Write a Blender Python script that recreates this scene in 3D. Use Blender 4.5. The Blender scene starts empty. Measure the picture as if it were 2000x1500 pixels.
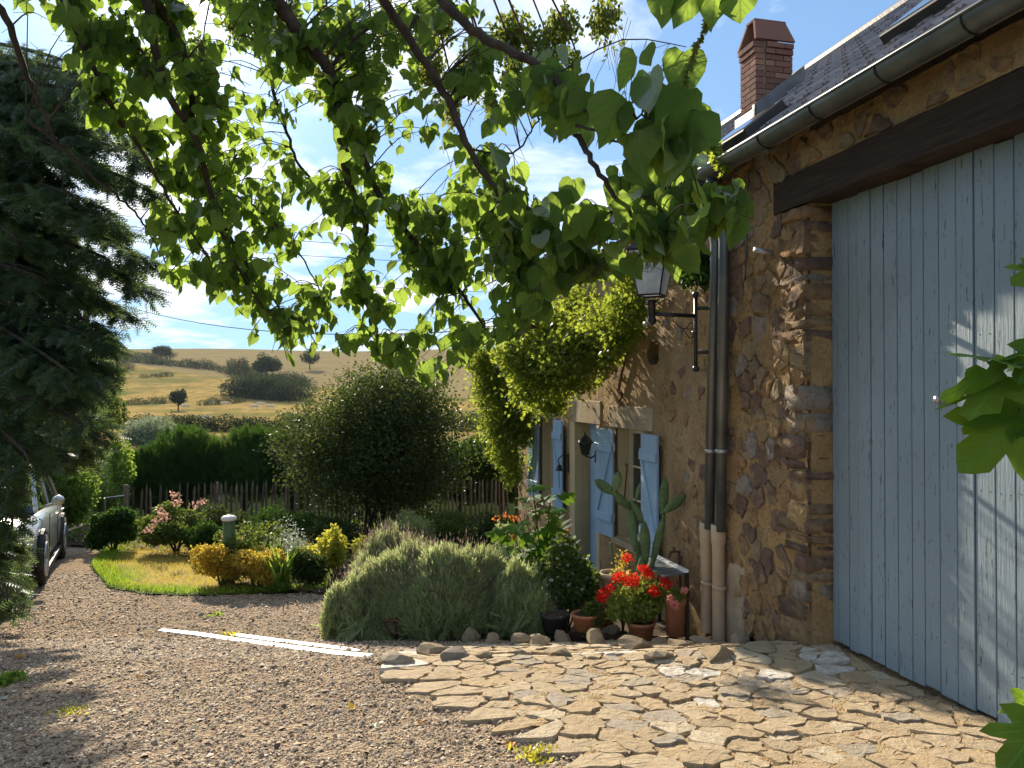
import bpy, bmesh, math, random
import numpy as np
from mathutils import Vector, Matrix
R = math.radians
random.seed(7); RNG = np.random.default_rng(7)
S = bpy.context.scene
C = S.collection

# ------------------------------------------------------------------ camera
EYE = 1.60; F = 1511.0; PITCH = math.atan(15 / F)
cam = bpy.data.objects.new('camera', bpy.data.cameras.new('camera'))
C.objects.link(cam); S.camera = cam
cam.location = (0, 0, EYE); cam.rotation_euler = (math.pi / 2 + PITCH, 0, 0)
cam.data.sensor_width = 36; cam.data.lens = 36 * F / 2000
cam.data.clip_start = .05; cam.data.clip_end = 3000

# ------------------------------------------------------------------ sky, sun, exposure
SUN_AZ, SUN_EL = -24.0, 26.0            # azimuth left of the view direction, elevation
sd = Vector((math.sin(R(SUN_AZ)) * math.cos(R(SUN_EL)), math.cos(R(SUN_AZ)) * math.cos(R(SUN_EL)), math.sin(R(SUN_EL))))
W = bpy.data.worlds.new('World'); S.world = W; W.use_nodes = True
nt = W.node_tree; nt.nodes.clear()
def N(t, **kw):
    n = nt.nodes.new(t)
    for k, v in kw.items(): setattr(n, k, v)
    return n
out = N('ShaderNodeOutputWorld'); bg = N('ShaderNodeBackground'); bg.inputs[1].default_value = .15
sky = N('ShaderNodeTexSky', sky_type='NISHITA', sun_disc=False)
sky.sun_elevation = R(SUN_EL); sky.sun_rotation = R(SUN_AZ); sky.altitude = 300
sky.air_density = 1.2; sky.dust_density = .6; sky.ozone_density = 2.0
tc = N('ShaderNodeTexCoord'); sx = N('ShaderNodeSeparateXYZ')
nt.links.new(tc.outputs['Generated'], sx.inputs[0])
def M(op, a, b=None, clamp=False):
    m = N('ShaderNodeMath', operation=op, use_clamp=clamp)
    for i, v in enumerate((a, b)):
        if v is None: continue
        if isinstance(v, (int, float)): m.inputs[i].default_value = v
        else: nt.links.new(v, m.inputs[i])
    return m.outputs[0]
zz = M('ADD', M('MAXIMUM', sx.outputs[2], 0.0), .16)
cb = N('ShaderNodeCombineXYZ')
nt.links.new(M('DIVIDE', sx.outputs[0], zz), cb.inputs[0]); nt.links.new(M('DIVIDE', sx.outputs[1], zz), cb.inputs[1])
cn = N('ShaderNodeTexNoise'); cn.inputs['Scale'].default_value = 1.15; cn.inputs['Detail'].default_value = 9
cn.inputs['Roughness'].default_value = .58; cn.inputs['Distortion'].default_value = .25
nt.links.new(cb.outputs[0], cn.inputs['Vector'])
cr = N('ShaderNodeValToRGB'); cr.color_ramp.elements[0].position = .475; cr.color_ramp.elements[1].position = .585
nt.links.new(cn.outputs['Fac'], cr.inputs[0])
cn2 = N('ShaderNodeTexNoise'); cn2.inputs['Scale'].default_value = 2.6; cn2.inputs['Detail'].default_value = 6
nt.links.new(cb.outputs[0], cn2.inputs['Vector'])
cc = N('ShaderNodeMix', data_type='RGBA'); cc.inputs['A'].default_value = (3.7, 4.1, 4.7, 1); cc.inputs['B'].default_value = (6.0, 5.9, 5.8, 1)
nt.links.new(cn2.outputs['Fac'], cc.inputs['Factor'])
mx = N('ShaderNodeMix', data_type='RGBA')
nt.links.new(M('MULTIPLY', cr.outputs[0], .92), mx.inputs['Factor'])
tint = N('ShaderNodeMix', data_type='RGBA', blend_type='MULTIPLY'); tint.inputs['Factor'].default_value = 1
tint.inputs['B'].default_value = (.86, 1.0, 1.14, 1)
nt.links.new(sky.outputs[0], tint.inputs['A'])
dv_ = N('ShaderNodeVectorMath', operation='DIVIDE'); nt.links.new(tint.outputs['Result'], dv_.inputs[0]); dv_.inputs[1].default_value = (2.3, 4.1, 7.0)
a1_ = N('ShaderNodeVectorMath', operation='ADD'); nt.links.new(dv_.outputs[0], a1_.inputs[0]); a1_.inputs[1].default_value = (1, 1, 1)
rc = N('ShaderNodeVectorMath', operation='DIVIDE'); nt.links.new(tint.outputs['Result'], rc.inputs[0]); nt.links.new(a1_.outputs[0], rc.inputs[1])
nt.links.new(rc.outputs[0], mx.inputs['A']); nt.links.new(cc.outputs['Result'], mx.inputs['B'])
# brightness of the air round the sun
vd = N('ShaderNodeVectorMath', operation='DOT_PRODUCT'); nt.links.new(tc.outputs['Generated'], vd.inputs[0]); vd.inputs[1].default_value = sd
g1 = M('MULTIPLY', M('POWER', M('MAXIMUM', vd.outputs['Value'], 0.0), 90.0), 2.5)
g2 = M('MULTIPLY', M('POWER', M('MAXIMUM', vd.outputs['Value'], 0.0), 3000.0), 120.0)
gs = M('ADD', g1, g2)
gc = N('ShaderNodeVectorMath', operation='SCALE'); gc.inputs[0].default_value = (1, .93, .82); nt.links.new(gs, gc.inputs['Scale'])
ad = N('ShaderNodeVectorMath', operation='ADD'); nt.links.new(mx.outputs['Result'], ad.inputs[0]); nt.links.new(gc.outputs[0], ad.inputs[1])
nt.links.new(ad.outputs[0], bg.inputs[0]); nt.links.new(bg.outputs[0], out.inputs[0])

sl = bpy.data.lights.new('sun', 'SUN'); sl.energy = 5.0; sl.angle = R(.55); sl.color = (1, .87, .68)
so = bpy.data.objects.new('sun', sl); C.objects.link(so)
so.rotation_euler = sd.to_track_quat('Z', 'Y').to_euler(); so.location = (0, 0, 30)
vs = S.view_settings; vs.view_transform = 'Standard'; vs.look = 'None'; vs.gamma = 1; vs.use_curve_mapping = False; vs.exposure = .92
S.render.engine = 'CYCLES'; S.cycles.use_denoising = True
S.cycles.max_bounces = 8; S.cycles.transparent_max_bounces = 12; S.cycles.transmission_bounces = 6
S.cycles.sample_clamp_indirect = 8

# ------------------------------------------------------------------ terrain and picture-to-place helpers
PY = [-60, 0, 3.5, 4.1, 5.6, 7.3, 9.6, 13, 18, 30, 50, 80, 140, 200, 270, 350, 480, 560, 900]
PZ = [-1.2, -1.6, -1.74, -1.8, -1.93, -2.33, -2.5, -2.72, -3.0, -3.7, -4.8, -5.2, -4.5, -2.4, 3.4, 12.2, 26.5, 28.0, 23.0]
def Hr(x, y):
    z = np.interp(y, PY, PZ)
    z = z + .10 * np.clip((x - .6) / 1.6, 0, 1) * np.exp(-((y - 5.7) / .6) ** 2)
    far = np.clip((y - 60) / 200, 0, 1) * .7
    return z + far * (1.2 * np.sin(x / 47 + .6) + .8 * np.sin(x / 23 + y / 31) - .5) * .8
def Hh(x, y): return float(Hr(x, y)) + EYE
cp, sp = math.cos(PITCH), math.sin(PITCH)
def ray(px, py):
    a, b = (px - 1000) / F, (750 - py) / F
    d = Vector((a, cp - b * sp, sp + b * cp)); return d / d.y
def at(px, py, Y): r = ray(px, py); return Vector((r.x * Y, Y, EYE + r.z * Y))
def G(px, py, ymax=600):
    r = ray(px, py); y = 1.5
    while y < ymax:
        if r.z * y < Hr(r.x * y, y): break
        y *= 1.004
    return Vector((r.x * y, y, Hh(r.x * y, y)))
def GY(px, Y): x = (px - 1000) / F * Y; return Vector((x, Y, Hh(x, Y)))
DU = Vector((-.2348, .9720, 0)).normalized(); NO = Vector((-DU.y, DU.x, 0)); C0 = Vector((2.316, 5.6, 0))
def WL(u, d, z): return C0 + DU * u + NO * d + Vector((0, 0, z + EYE))
def WP(px, py, d):
    r = ray(px, py); q = C0 + NO * d
    t = (q.x * DU.y - q.y * DU.x) / (r.x * DU.y - DU.x)
    P = r * t; return (P.xy - q.xy).dot(DU.xy), P.z
# ------------------------------------------------------------------ object helpers
def link(o, parent=None):
    C.objects.link(o)
    if parent is not None: o.parent = parent
    return o
def tag(o, label=None, cat=None, group=None, kind=None):
    if label: o['label'] = label
    if cat: o['category'] = cat
    if group: o['group'] = group
    if kind: o['kind'] = kind
    return o
def empty(name, loc, label, cat, group=None):
    o = bpy.data.objects.new(name, None); o.location = loc; o.empty_display_size = .1
    C.objects.link(o); return tag(o, label, cat, group)
def finish(o, parent):
    """parent keeps world coordinates"""
    if parent is not None:
        p = parent; off = Vector((0, 0, 0))
        while p is not None: off += p.location; p = p.parent
        o.parent = parent; o.location = -off
    return o
def mesh(name, V, Fc, mat, parent=None, smooth=False, uv=None):
    me = bpy.data.meshes.new(name); me.from_pydata([tuple(v) for v in V], [], [tuple(f) for f in Fc]); 
    if mat: me.materials.append(mat)
    if smooth: me.polygons.foreach_set('use_smooth', [True] * len(me.polygons))
    me.update()
    o = bpy.data.objects.new(name, me); C.objects.link(o); return finish(o, parent)
def mesh_np(name, V, T, mat, parent=None, smooth=False, uv=None, col=None):
    V = np.asarray(V, dtype=np.float32); T = np.asarray(T, dtype=np.int32); k = T.shape[1]
    me = bpy.data.meshes.new(name)
    me.vertices.add(len(V)); me.vertices.foreach_set('co', V.ravel())
    me.loops.add(T.size); me.loops.foreach_set('vertex_index', T.ravel())
    me.polygons.add(len(T)); me.polygons.foreach_set('loop_start', np.arange(0, T.size, k, dtype=np.int32))
    me.polygons.foreach_set('loop_total', np.full(len(T), k, dtype=np.int32))
    if smooth: me.polygons.foreach_set('use_smooth', np.ones(len(T), dtype=bool))
    if uv is not None:
        l = me.uv_layers.new(name='UVMap'); l.data.foreach_set('uv', np.asarray(uv, dtype=np.float32)[T.ravel()].ravel())
    if col is not None:
        a = me.attributes.new('tint', 'FLOAT', 'POINT'); a.data.foreach_set('value', np.asarray(col, dtype=np.float32))
    me.update(calc_edges=True)
    if mat: me.materials.append(mat)
    o = bpy.data.objects.new(name, me); C.objects.link(o); return finish(o, parent)
class MB:
    def __init__(s): s.v = []; s.f = []
    def box(s, o, a, b, c):
        """box from corner o with edge vectors a b c"""
        o, a, b, c = map(Vector, (o, a, b, c)); n = len(s.v)
        s.v += [o, o + a, o + a + b, o + b, o + c, o + a + c, o + a + b + c, o + b + c]
        q = [(0, 3, 2, 1), (4, 5, 6, 7), (0, 1, 5, 4), (1, 2, 6, 5), (2, 3, 7, 6), (3, 0, 4, 7)]
        if a.cross(b).dot(c) < 0: q = [t[::-1] for t in q]
        s.f += [tuple(n + i for i in t) for t in q]; return s
    def tube(s, P, rad, k=8, cap=True):
        P = [Vector(p) for p in P]
        if not hasattr(rad, '__len__'): rad = [rad] * len(P)
        n0 = len(s.v); up = None
        for i, p in enumerate(P):
            t = (P[min(i + 1, len(P) - 1)] - P[max(i - 1, 0)]).normalized()
            if up is None: up = t.orthogonal().normalized()
            up = (up - t * up.dot(t)).normalized(); w = t.cross(up)
            for j in range(k):
                a = 2 * math.pi * j / k; s.v.append(p + (up * math.cos(a) + w * math.sin(a)) * rad[i])
        for i in range(len(P) - 1):
            for j in range(k):
                a, b = n0 + i * k + j, n0 + i * k + (j + 1) % k; s.f.append((a, b, b + k, a + k))
        if cap:
            s.f.append(tuple(n0 + j for j in range(k))[::-1]); s.f.append(tuple(n0 + (len(P) - 1) * k + j for j in range(k)))
        return s
    def lathe(s, o, prof, k=20, ax=Vector((0, 0, 1))):
        o = Vector(o); n0 = len(s.v); u = ax.orthogonal().normalized(); w = ax.cross(u)
        for r, z in prof:
            for j in range(k):
                a = 2 * math.pi * j / k; s.v.append(o + ax * z + (u * math.cos(a) + w * math.sin(a)) * r)
        for i in range(len(prof) - 1):
            for j in range(k):
                a, b = n0 + i * k + j, n0 + i * k + (j + 1) % k; s.f.append((a, b, b + k, a + k))
        return s
    def ball(s, o, r, k=10, m=7, sc=(1, 1, 1)):
        o = Vector(o); n0 = len(s.v)
        for i in range(m + 1):
            th = math.pi * i / m
            for j in range(k):
                a = 2 * math.pi * j / k
                s.v.append(o + Vector((r * sc[0] * math.sin(th) * math.cos(a), r * sc[1] * math.sin(th) * math.sin(a), r * sc[2] * math.cos(th))))
        for i in range(m):
            for j in range(k):
                a, b = n0 + i * k + j, n0 + i * k + (j + 1) % k; s.f.append((a, a + k, b + k, b))
        return s
    def go(s, name, mat, parent=None, smooth=False, bevel=0):
        o = mesh(name, s.v, s.f, mat, parent, smooth)
        if bevel:
            m = o.modifiers.new('bevel', 'BEVEL'); m.width = bevel; m.segments = 1; m.limit_method = 'ANGLE'
        return o
def smooth_line(P, n=6):
    P = [Vector(p) for p in P]; out = []
    for i in range(len(P) - 1):
        p0, p1, p2, p3 = P[max(i - 1, 0)], P[i], P[i + 1], P[min(i + 2, len(P) - 1)]
        for k in range(n):
            t = k / n
            out.append(.5 * ((2 * p1) + (p2 - p0) * t + (2 * p0 - 5 * p1 + 4 * p2 - p3) * t * t + (3 * p1 - p0 - 3 * p2 + p3) * t ** 3))
    out.append(P[-1]); return out
def frames(D, Nn):
    """rotation matrices: columns x,y,z with y=D and z near Nn"""
    D = D / np.linalg.norm(D, axis=1, keepdims=True)
    X = np.cross(D, Nn); X /= np.linalg.norm(X, axis=1, keepdims=True) + 1e-9
    Z = np.cross(X, D); return np.stack([X, D, Z], axis=2)
def scatter(name, tv, tf, P, Rm, sc, mat, parent=None, smooth=False, tuv=None, col=None):
    tv = np.asarray(tv, float); tf = np.asarray(tf); P = np.asarray(P, float); sc = np.asarray(sc, float)
    if sc.ndim == 1: V = np.einsum('nij,kj->nki', Rm, tv) * sc[:, None, None]
    else: V = np.einsum('nij,nkj->nki', Rm, tv[None] * sc[:, None, :])
    V = V + P[:, None, :]; n, k = len(P), len(tv)
    T = (tf[None] + (np.arange(n) * k)[:, None, None]).reshape(-1, tf.shape[1])
    uv = None if tuv is None else np.tile(np.asarray(tuv), (n, 1))
    return mesh_np(name, V.reshape(-1, 3), T, mat, parent, smooth, uv, None if col is None else np.repeat(col, k))
def rot_rand(n): return frames(RNG.normal(size=(n, 3)), RNG.normal(size=(n, 3)))

# ------------------------------------------------------------------ materials
class Mt:
    def __init__(s, name):
        s.m = bpy.data.materials.new(name); s.m.use_nodes = True; s.t = s.m.node_tree; s.t.nodes.clear()
        s.o = s.n('ShaderNodeOutputMaterial'); s.b = s.n('ShaderNodeBsdfPrincipled'); s.l(s.b.outputs[0], s.o.inputs[0])
    def n(s, t, **kw):
        n = s.t.nodes.new(t)
        for k, v in kw.items(): setattr(n, k, v)
        return n
    def l(s, a, b): s.t.links.new(a, b)
    def co(s, kind='Object'): return s.n('ShaderNodeTexCoord').outputs[kind]
    def mapping(s, scale, kind='Object'):
        m = s.n('ShaderNodeMapping'); m.inputs['Scale'].default_value = scale; s.l(s.co(kind), m.inputs[0]); return m.outputs[0]
    def noise(s, scale, detail=5, rough=.55, vec=None, kind='Object', dist=0):
        n = s.n('ShaderNodeTexNoise'); n.inputs['Scale'].default_value = scale; n.inputs['Detail'].default_value = detail
        n.inputs['Roughness'].default_value = rough; n.inputs['Distortion'].default_value = dist
        s.l(vec if vec else s.co(kind), n.inputs['Vector']); return n.outputs['Fac']
    def vor(s, scale, vec=None, feat='F1', out='Color', kind='Object'):
        n = s.n('ShaderNodeTexVoronoi', feature=feat); n.inputs['Scale'].default_value = scale
        s.l(vec if vec else s.co(kind), n.inputs['Vector']); return n.outputs[out]
    def ramp(s, fac, stops, interp='LINEAR'):
        r = s.n('ShaderNodeValToRGB'); e = r.color_ramp.elements; r.color_ramp.interpolation = interp
        while len(e) < len(stops): e.new(.5)
        for i, (p, c) in enumerate(stops):
            e[i].position = p; e[i].color = (c, c, c, 1) if isinstance(c, (int, float)) else (*c, 1)
        s.l(fac, r.inputs[0]); return r.outputs[0]
    def mix(s, f, a, b, mode='MIX'):
        m = s.n('ShaderNodeMix', data_type='RGBA', blend_type=mode)
        for k, v in (('Factor', f), ('A', a), ('B', b)):
            i = m.inputs[k]
            if isinstance(v, (int, float)): i.default_value = v if k == 'Factor' else (v, v, v, 1)
            elif isinstance(v, tuple): i.default_value = (*v, 1)
            else: s.l(v, i)
        return m.outputs['Result']
    def math(s, op, a, b=0.0, clamp=False):
        m = s.n('ShaderNodeMath', operation=op, use_clamp=clamp)
        for i, v in enumerate((a, b)):
            if isinstance(v, (int, float)): m.inputs[i].default_value = v
            else: s.l(v, m.inputs[i])
        return m.outputs[0]
    def base(s, c, rough=.85, spec=.3, metal=0):
        if isinstance(c, tuple): s.b.inputs['Base Color'].default_value = (*c, 1)
        else: s.l(c, s.b.inputs['Base Color'])
        s.b.inputs['Metallic'].default_value = metal; s.b.inputs['Specular IOR Level'].default_value = spec
        if isinstance(rough, (int, float)): s.b.inputs['Roughness'].default_value = rough
        else: s.l(rough, s.b.inputs['Roughness'])
        return s
    def bump(s, h, dist=.01, strength=1):
        b = s.n('ShaderNodeBump'); b.inputs['Distance'].default_value = dist; b.inputs['Strength'].default_value = strength
        s.l(h, b.inputs['Height'])
        for x in s.t.nodes:
            if x.type in ('BSDF_PRINCIPLED', 'BSDF_DIFFUSE', 'BSDF_TRANSLUCENT', 'BSDF_GLOSSY') and not x.inputs['Normal'].is_linked:
                s.l(b.outputs[0], x.inputs['Normal'])
        return s
    def rnd(s): return s.n('ShaderNodeObjectInfo').outputs['Random']
    def isl(s): return s.n('ShaderNodeNewGeometry').outputs['Random Per Island']
def simple(name, c, rough=.8, spec=.3, metal=0, var=.25, scale=6, bumpd=0, bs=40):
    m = Mt(name); lo = tuple(x * (1 - var) for x in c); hi = tuple(min(1, x * (1 + var)) for x in c)
    m.base(m.ramp(m.noise(scale, 6), [(.3, lo), (.7, hi)]), rough, spec, metal)
    if bumpd: m.bump(m.noise(bs, 6, .6), bumpd)
    return m.m
def leafmat(name, ca, cb, trans=.45, tcol=None, gloss=.12, veins=False, rough=.45, big=0.0):
    """thin leaf: reflects, lets light through, slight sheen; colour differs leaf to leaf"""
    m = Mt(name); r = m.isl() 
    c = m.ramp(r, [(0, ca), (1, cb)])
    if big: c = m.mix(m.ramp(m.noise(big, 3), [(.35, 0.0), (.65, .6)]), c, tuple(x * .6 for x in ca))
    tc_ = tuple(min(1, x) for x in (tcol or (cb[0] * 2.4, cb[1] * 2.2, cb[2] * .8)))
    t2 = m.mix(m.math('MULTIPLY', r, .5), tc_, tuple(x * .6 for x in tc_))
    if veins:
        uv = m.n('ShaderNodeSeparateXYZ'); m.l(m.co('UV'), uv.inputs[0])
        ax = m.math('ABSOLUTE', m.math('SUBTRACT', uv.outputs[0], .5))
        rib = m.math('LESS_THAN', ax, .018)
        fr = m.math('FRACT', m.math('MULTIPLY', m.math('SUBTRACT', uv.outputs[1], m.math('MULTIPLY', ax, .95)), 5.2))
        side = m.math('LESS_THAN', m.math('ABSOLUTE', m.math('SUBTRACT', fr, .5)), .06)
        v = m.math('MAXIMUM', rib, side)
        c = m.mix(m.math('MULTIPLY', v, .8), c, tuple(min(1, x * 2.2) for x in cb))
        t2 = m.mix(m.math('MULTIPLY', v, .65), t2, tuple(x * .35 for x in tc_))
        bl = m.noise(9, 3); c = m.mix(m.ramp(bl, [(.4, 0.0), (.75, .35)]), c, tuple(x * .7 for x in ca))
    m.t.nodes.remove(m.b)
    d = m.n('ShaderNodeBsdfDiffuse'); t = m.n('ShaderNodeBsdfTranslucent'); g = m.n('ShaderNodeBsdfGlossy')
    g.inputs['Roughness'].default_value = rough; g.inputs['Color'].default_value = (.9, .95, 1, 1)
    m.l(c, d.inputs[0]); m.l(t2, t.inputs[0])
    a = m.n('ShaderNodeMixShader'); a.inputs[0].default_value = trans; m.l(d.outputs[0], a.inputs[1]); m.l(t.outputs[0], a.inputs[2])
    fz = m.n('ShaderNodeFresnel'); fz.inputs[0].default_value = 1.42
    b = m.n('ShaderNodeMixShader'); m.l(m.math('MULTIPLY', fz.outputs[0], gloss * 1.1), b.inputs[0]); m.l(a.outputs[0], b.inputs[1]); m.l(g.outputs[0], b.inputs[2])
    m.l(b.outputs[0], m.o.inputs[0])
    if veins: m.bump(m.math('MAXIMUM', rib, side), .004)
    return m.m

m = Mt('gravel'); v = m.vor(70)
sv = m.n('ShaderNodeSeparateColor'); m.l(v, sv.inputs[0])
m.base(m.mix(m.ramp(m.noise(1.1, 4), [(.35, 0.0), (.7, .5)]), m.ramp(sv.outputs[0], [(0, (.15, .10, .068)), (.35, (.32, .235, .16)), (.7, (.45, .345, .24)), (1, (.58, .47, .34))]), (.26, .19, .12)), 1.0, 0.0)
m.bump(m.vor(70, out='Distance'), .012); M_gravel = m.m
m = Mt('pebble'); m.base(m.ramp(m.isl(), [(0, (.09, .062, .045)), (.22, (.24, .175, .12)), (.5, (.38, .285, .19)), (.74, (.25, .205, .16)), (.9, (.50, .38, .24)), (.975, (.60, .52, .40))]), .8); M_pebble = m.m
m = Mt('terrain'); f = m.noise(.045, 6, .6); f2 = m.noise(.5, 8, .65, vec=m.mapping((1, .35, 1)))
c = m.ramp(f2, [(.3, (.17, .125, .042)), (.5, (.32, .225, .08)), (.75, (.43, .31, .125))])
c = m.mix(m.ramp(f, [(.46, 0.0), (.6, .75)]), c, (.12, .13, .045))
sy = m.n('ShaderNodeSeparateXYZ'); m.l(m.co(), sy.inputs[0])
near = m.ramp(m.math('DIVIDE', sy.outputs[1], 100.0), [(.6, 1.0), (.85, 0.0)])
c = m.mix(near, c, (.022, .034, .012))
# stubble field above the hedge line
_a, _b = G(185, 702), G(600, 757); _k = (_b.y - _a.y) / (_b.x - _a.x)
line = m.math('SUBTRACT', sy.outputs[1], m.math('ADD', m.math('MULTIPLY', m.math('SUBTRACT', sy.outputs[0], _a.x), _k), _a.y))
c = m.mix(m.ramp(m.math('DIVIDE', line, 10.0), [(0, 0.0), (.5, 1.0)]), c, m.ramp(m.noise(.25, 4, vec=m.mapping((.3, 1, 1))), [(.3, (.21, .165, .08)), (.7, (.28, .22, .11))]))
m.base(c, 1.0, 0.0); M_terrain = m.m
M_soil = simple('soil', (.085, .06, .04), .95, .1, var=.5, scale=12, bumpd=.03, bs=25)
m = Mt('lawn_ground'); at_ = m.n('ShaderNodeAttribute'); at_.attribute_name = 'tint'
m.base(m.mix(at_.outputs['Fac'], (.10, .15, .02), (.33, .24, .08)), .95, .1); M_lawn = m.m
m = Mt('grass_blade'); at_ = m.n('ShaderNodeAttribute'); at_.attribute_name = 'tint'
c = m.mix(m.isl(), m.mix(at_.outputs['Fac'], (.15, .24, .03), (.42, .31, .09)), m.mix(at_.outputs['Fac'], (.26, .36, .05), (.36, .30, .08)))
m.base(c, .6, .2); t = m.n('ShaderNodeBsdfTranslucent'); m.l(m.mix(1.0, c, (1.6, 1.6, 1.1), 'MULTIPLY'), t.inputs[0])
a = m.n('ShaderNodeMixShader'); a.inputs[0].default_value = .45; m.l(m.b.outputs[0], a.inputs[1]); m.l(t.outputs[0], a.inputs[2]); m.l(a.outputs[0], m.o.inputs[0]); M_grass = m.m
m = Mt('paving_stone'); r = m.rnd()
c = m.ramp(r, [(0, (.52, .40, .25)), (.25, (.58, .46, .30)), (.5, (.56, .44, .29)), (.68, (.56, .42, .25)), (.8, (.45, .39, .31)), (.9, (.66, .56, .40))], 'CONSTANT')
c = m.mix(m.ramp(m.noise(9, 7, .65), [(.4, 0.0), (.7, .5)]), c, (.36, .26, .15))
c = m.mix(m.ramp(m.noise(3, 5, .7), [(.55, 0.0), (.7, .5)]), c, (.60, .49, .33))
c = m.mix(m.ramp(m.vor(120, out='Distance'), [(.1, .5), (.3, 0.0)]), c, (.12, .08, .05))
m.base(c, .85, .25); m.bump(m.math('ADD', m.noise(22, 9, .7), m.math('MULTIPLY', m.noise(110, 5, .6), .4)), .03); M_pave = m.m
m = Mt('white_quartz'); m.base(m.ramp(m.noise(12, 7, .7), [(.35, (.42, .36, .28)), (.6, (.70, .66, .58))]), .7); m.bump(m.noise(30, 8, .7), .02); M_quartz = m.m
m = Mt('sand_bed'); c = m.ramp(m.noise(7, 8, .65), [(.3, (.33, .225, .12)), (.55, (.48, .345, .19)), (.75, (.58, .44, .27))])
c = m.mix(m.ramp(m.vor(90, out='Distance'), [(.12, .6), (.35, 0.0)]), c, (.14, .09, .05))
m.base(c, .95, .15); m.bump(m.math('ADD', m.noise(14, 9, .7), m.math('MULTIPLY', m.vor(80, out='Distance'), .5)), .035); M_sand = m.m
m = Mt('lime_mortar'); c = m.ramp(m.noise(3.2, 8, .65), [(.3, (.40, .25, .11)), (.5, (.54, .355, .165)), (.72, (.63, .45, .235))])
c = m.mix(m.ramp(m.noise(38, 6, .7), [(.5, 0.0), (.7, .6)]), c, (.17, .10, .05))
m.base(c, .95, .1); m.bump(m.math('ADD', m.noise(16, 10, .72), m.math('MULTIPLY', m.noise(75, 6, .7), .5)), .05); M_mortar = m.m
m = Mt('rubble_stone'); r = m.rnd()
c = m.ramp(r, [(0, (.46, .32, .18)), (.16, (.36, .265, .18)), (.3, (.54, .38, .20)), (.45, (.33, .225, .17)), (.58, (.46, .36, .23)), (.7, (.27, .185, .145)), (.8, (.50, .31, .16)), (.9, (.44, .39, .33))], 'CONSTANT')
c = m.mix(m.ramp(m.noise(13, 8, .7), [(.45, 0.0), (.68, .75)]), c, (.14, .09, .055))
c = m.mix(m.ramp(m.noise(7, 8, .7), [(.52, 0.0), (.64, .8)]), c, (.54, .36, .175))
m.base(c, .9, .15); m.bump(m.math('ADD', m.noise(18, 10, .75, vec=m.mapping((1, 1, 2.2))), m.math('MULTIPLY', m.noise(90, 5, .7), .3)), .06); M_rubble = m.m
m = Mt('plaster'); c = m.ramp(m.noise(2.1, 8, .62), [(.3, (.36, .235, .12)), (.5, (.50, .345, .19)), (.7, (.58, .44, .28))])
c = m.mix(m.ramp(m.noise(27, 7, .75), [(.50, 0.0), (.66, .75)]), c, (.15, .09, .05))
c = m.mix(m.ramp(m.noise(1.3, 5, .6), [(.52, 0.0), (.68, .6)]), c, (.33, .27, .20))
m.base(c, .95, .1); m.bump(m.math('ADD', m.noise(13, 10, .72), m.math('MULTIPLY', m.noise(60, 6, .75), .7)), .045); M_plaster = m.m
M_lintel = simple('dressed_stone', (.36, .29, .20), .9, .15, var=.2, scale=5, bumpd=.012, bs=45)
M_cream = simple('cream_render', (.50, .40, .24), .85, .2, var=.12, scale=3, bumpd=.004)
m = Mt('aged_oak'); n1 = m.noise(3, 8, .7, vec=m.mapping((1, 1, 14)))
m.base(m.ramp(n1, [(.3, (.022, .016, .013)), (.55, (.05, .036, .026)), (.8, (.10, .07, .045))]), .85, .2); m.bump(n1, .02); M_oak = m.m
def painted(name, c, wear, wmin=.62):
    m = Mt(name); n1 = m.noise(4, 8, .7, vec=m.mapping((14, 14, .9))); n2 = m.noise(1.4, 4)
    col = m.ramp(n2, [(.3, tuple(x * .9 for x in c)), (.7, tuple(min(1, x * 1.08) for x in c))])
    col = m.mix(m.math('MULTIPLY', m.rnd(), .22), col, tuple(x * .78 for x in c))
    pk = m.noise(60, 4, .6, vec=m.mapping((1, 1, .35)))
    col = m.mix(m.ramp(m.math('ADD', n1, m.math('MULTIPLY', m.math('SUBTRACT', pk, .5), .5)), [(wmin, 0.0), (wmin + .05, .9)]), col, wear)
    col = m.mix(m.ramp(m.vor(6, out='Distance'), [(.02, .9), (.045, 0.0)]), col, (.05, .04, .035))
    z = m.n('ShaderNodeSeparateXYZ'); m.l(m.co('Object'), z.inputs[0])
    m.base(col, .55, .35); m.bump(n1, .006); return m.m
M_door = painted('blue_door_paint', (.235, .305, .345), (.08, .085, .085), .61)
M_shutter = painted('blue_shutter_paint', (.30, .44, .60), (.2, .22, .24), .72)
M_frame = simple('cream_paint', (.62, .55, .40), .5, .3, var=.08)
m = Mt('window_glass'); m.base((.02, .025, .03), .08, .8); M_glass = m.m
m = Mt('zinc'); m.base(m.ramp(m.noise(5, 6), [(.3, (.11, .125, .13)), (.7, (.19, .205, .21))]), .42, .5, .65); M_zinc = m.m
M_pipe_beige = simple('beige_cast_iron', (.42, .31, .20), .5, .4, var=.15)
M_iron = simple('black_iron', (.015, .015, .016), .4, .5, var=.3)
M_galv = simple('galvanised', (.35, .35, .34), .35, .5, .7)
m = Mt('opal_glass'); c = m.ramp(m.noise(9, 4), [(.35, (.62, .68, .74)), (.7, (.88, .9, .93))]); m.base(c, .2, .6)
t = m.n('ShaderNodeBsdfTranslucent'); m.l(c, t.inputs[0]); a = m.n('ShaderNodeMixShader'); a.inputs[0].default_value = .55
m.l(m.b.outputs[0], a.inputs[1]); m.l(t.outputs[0], a.inputs[2]); m.l(a.outputs[0], m.o.inputs[0]); M_opal = m.m
m = Mt('slate_tile'); m.base(m.ramp(m.rnd(), [(0, (.13, .12, .125)), (.5, (.18, .165, .165)), (1, (.24, .21, .20))]), .5, .4); m.bump(m.noise(30, 6), .004); M_tile = m.m
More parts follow.
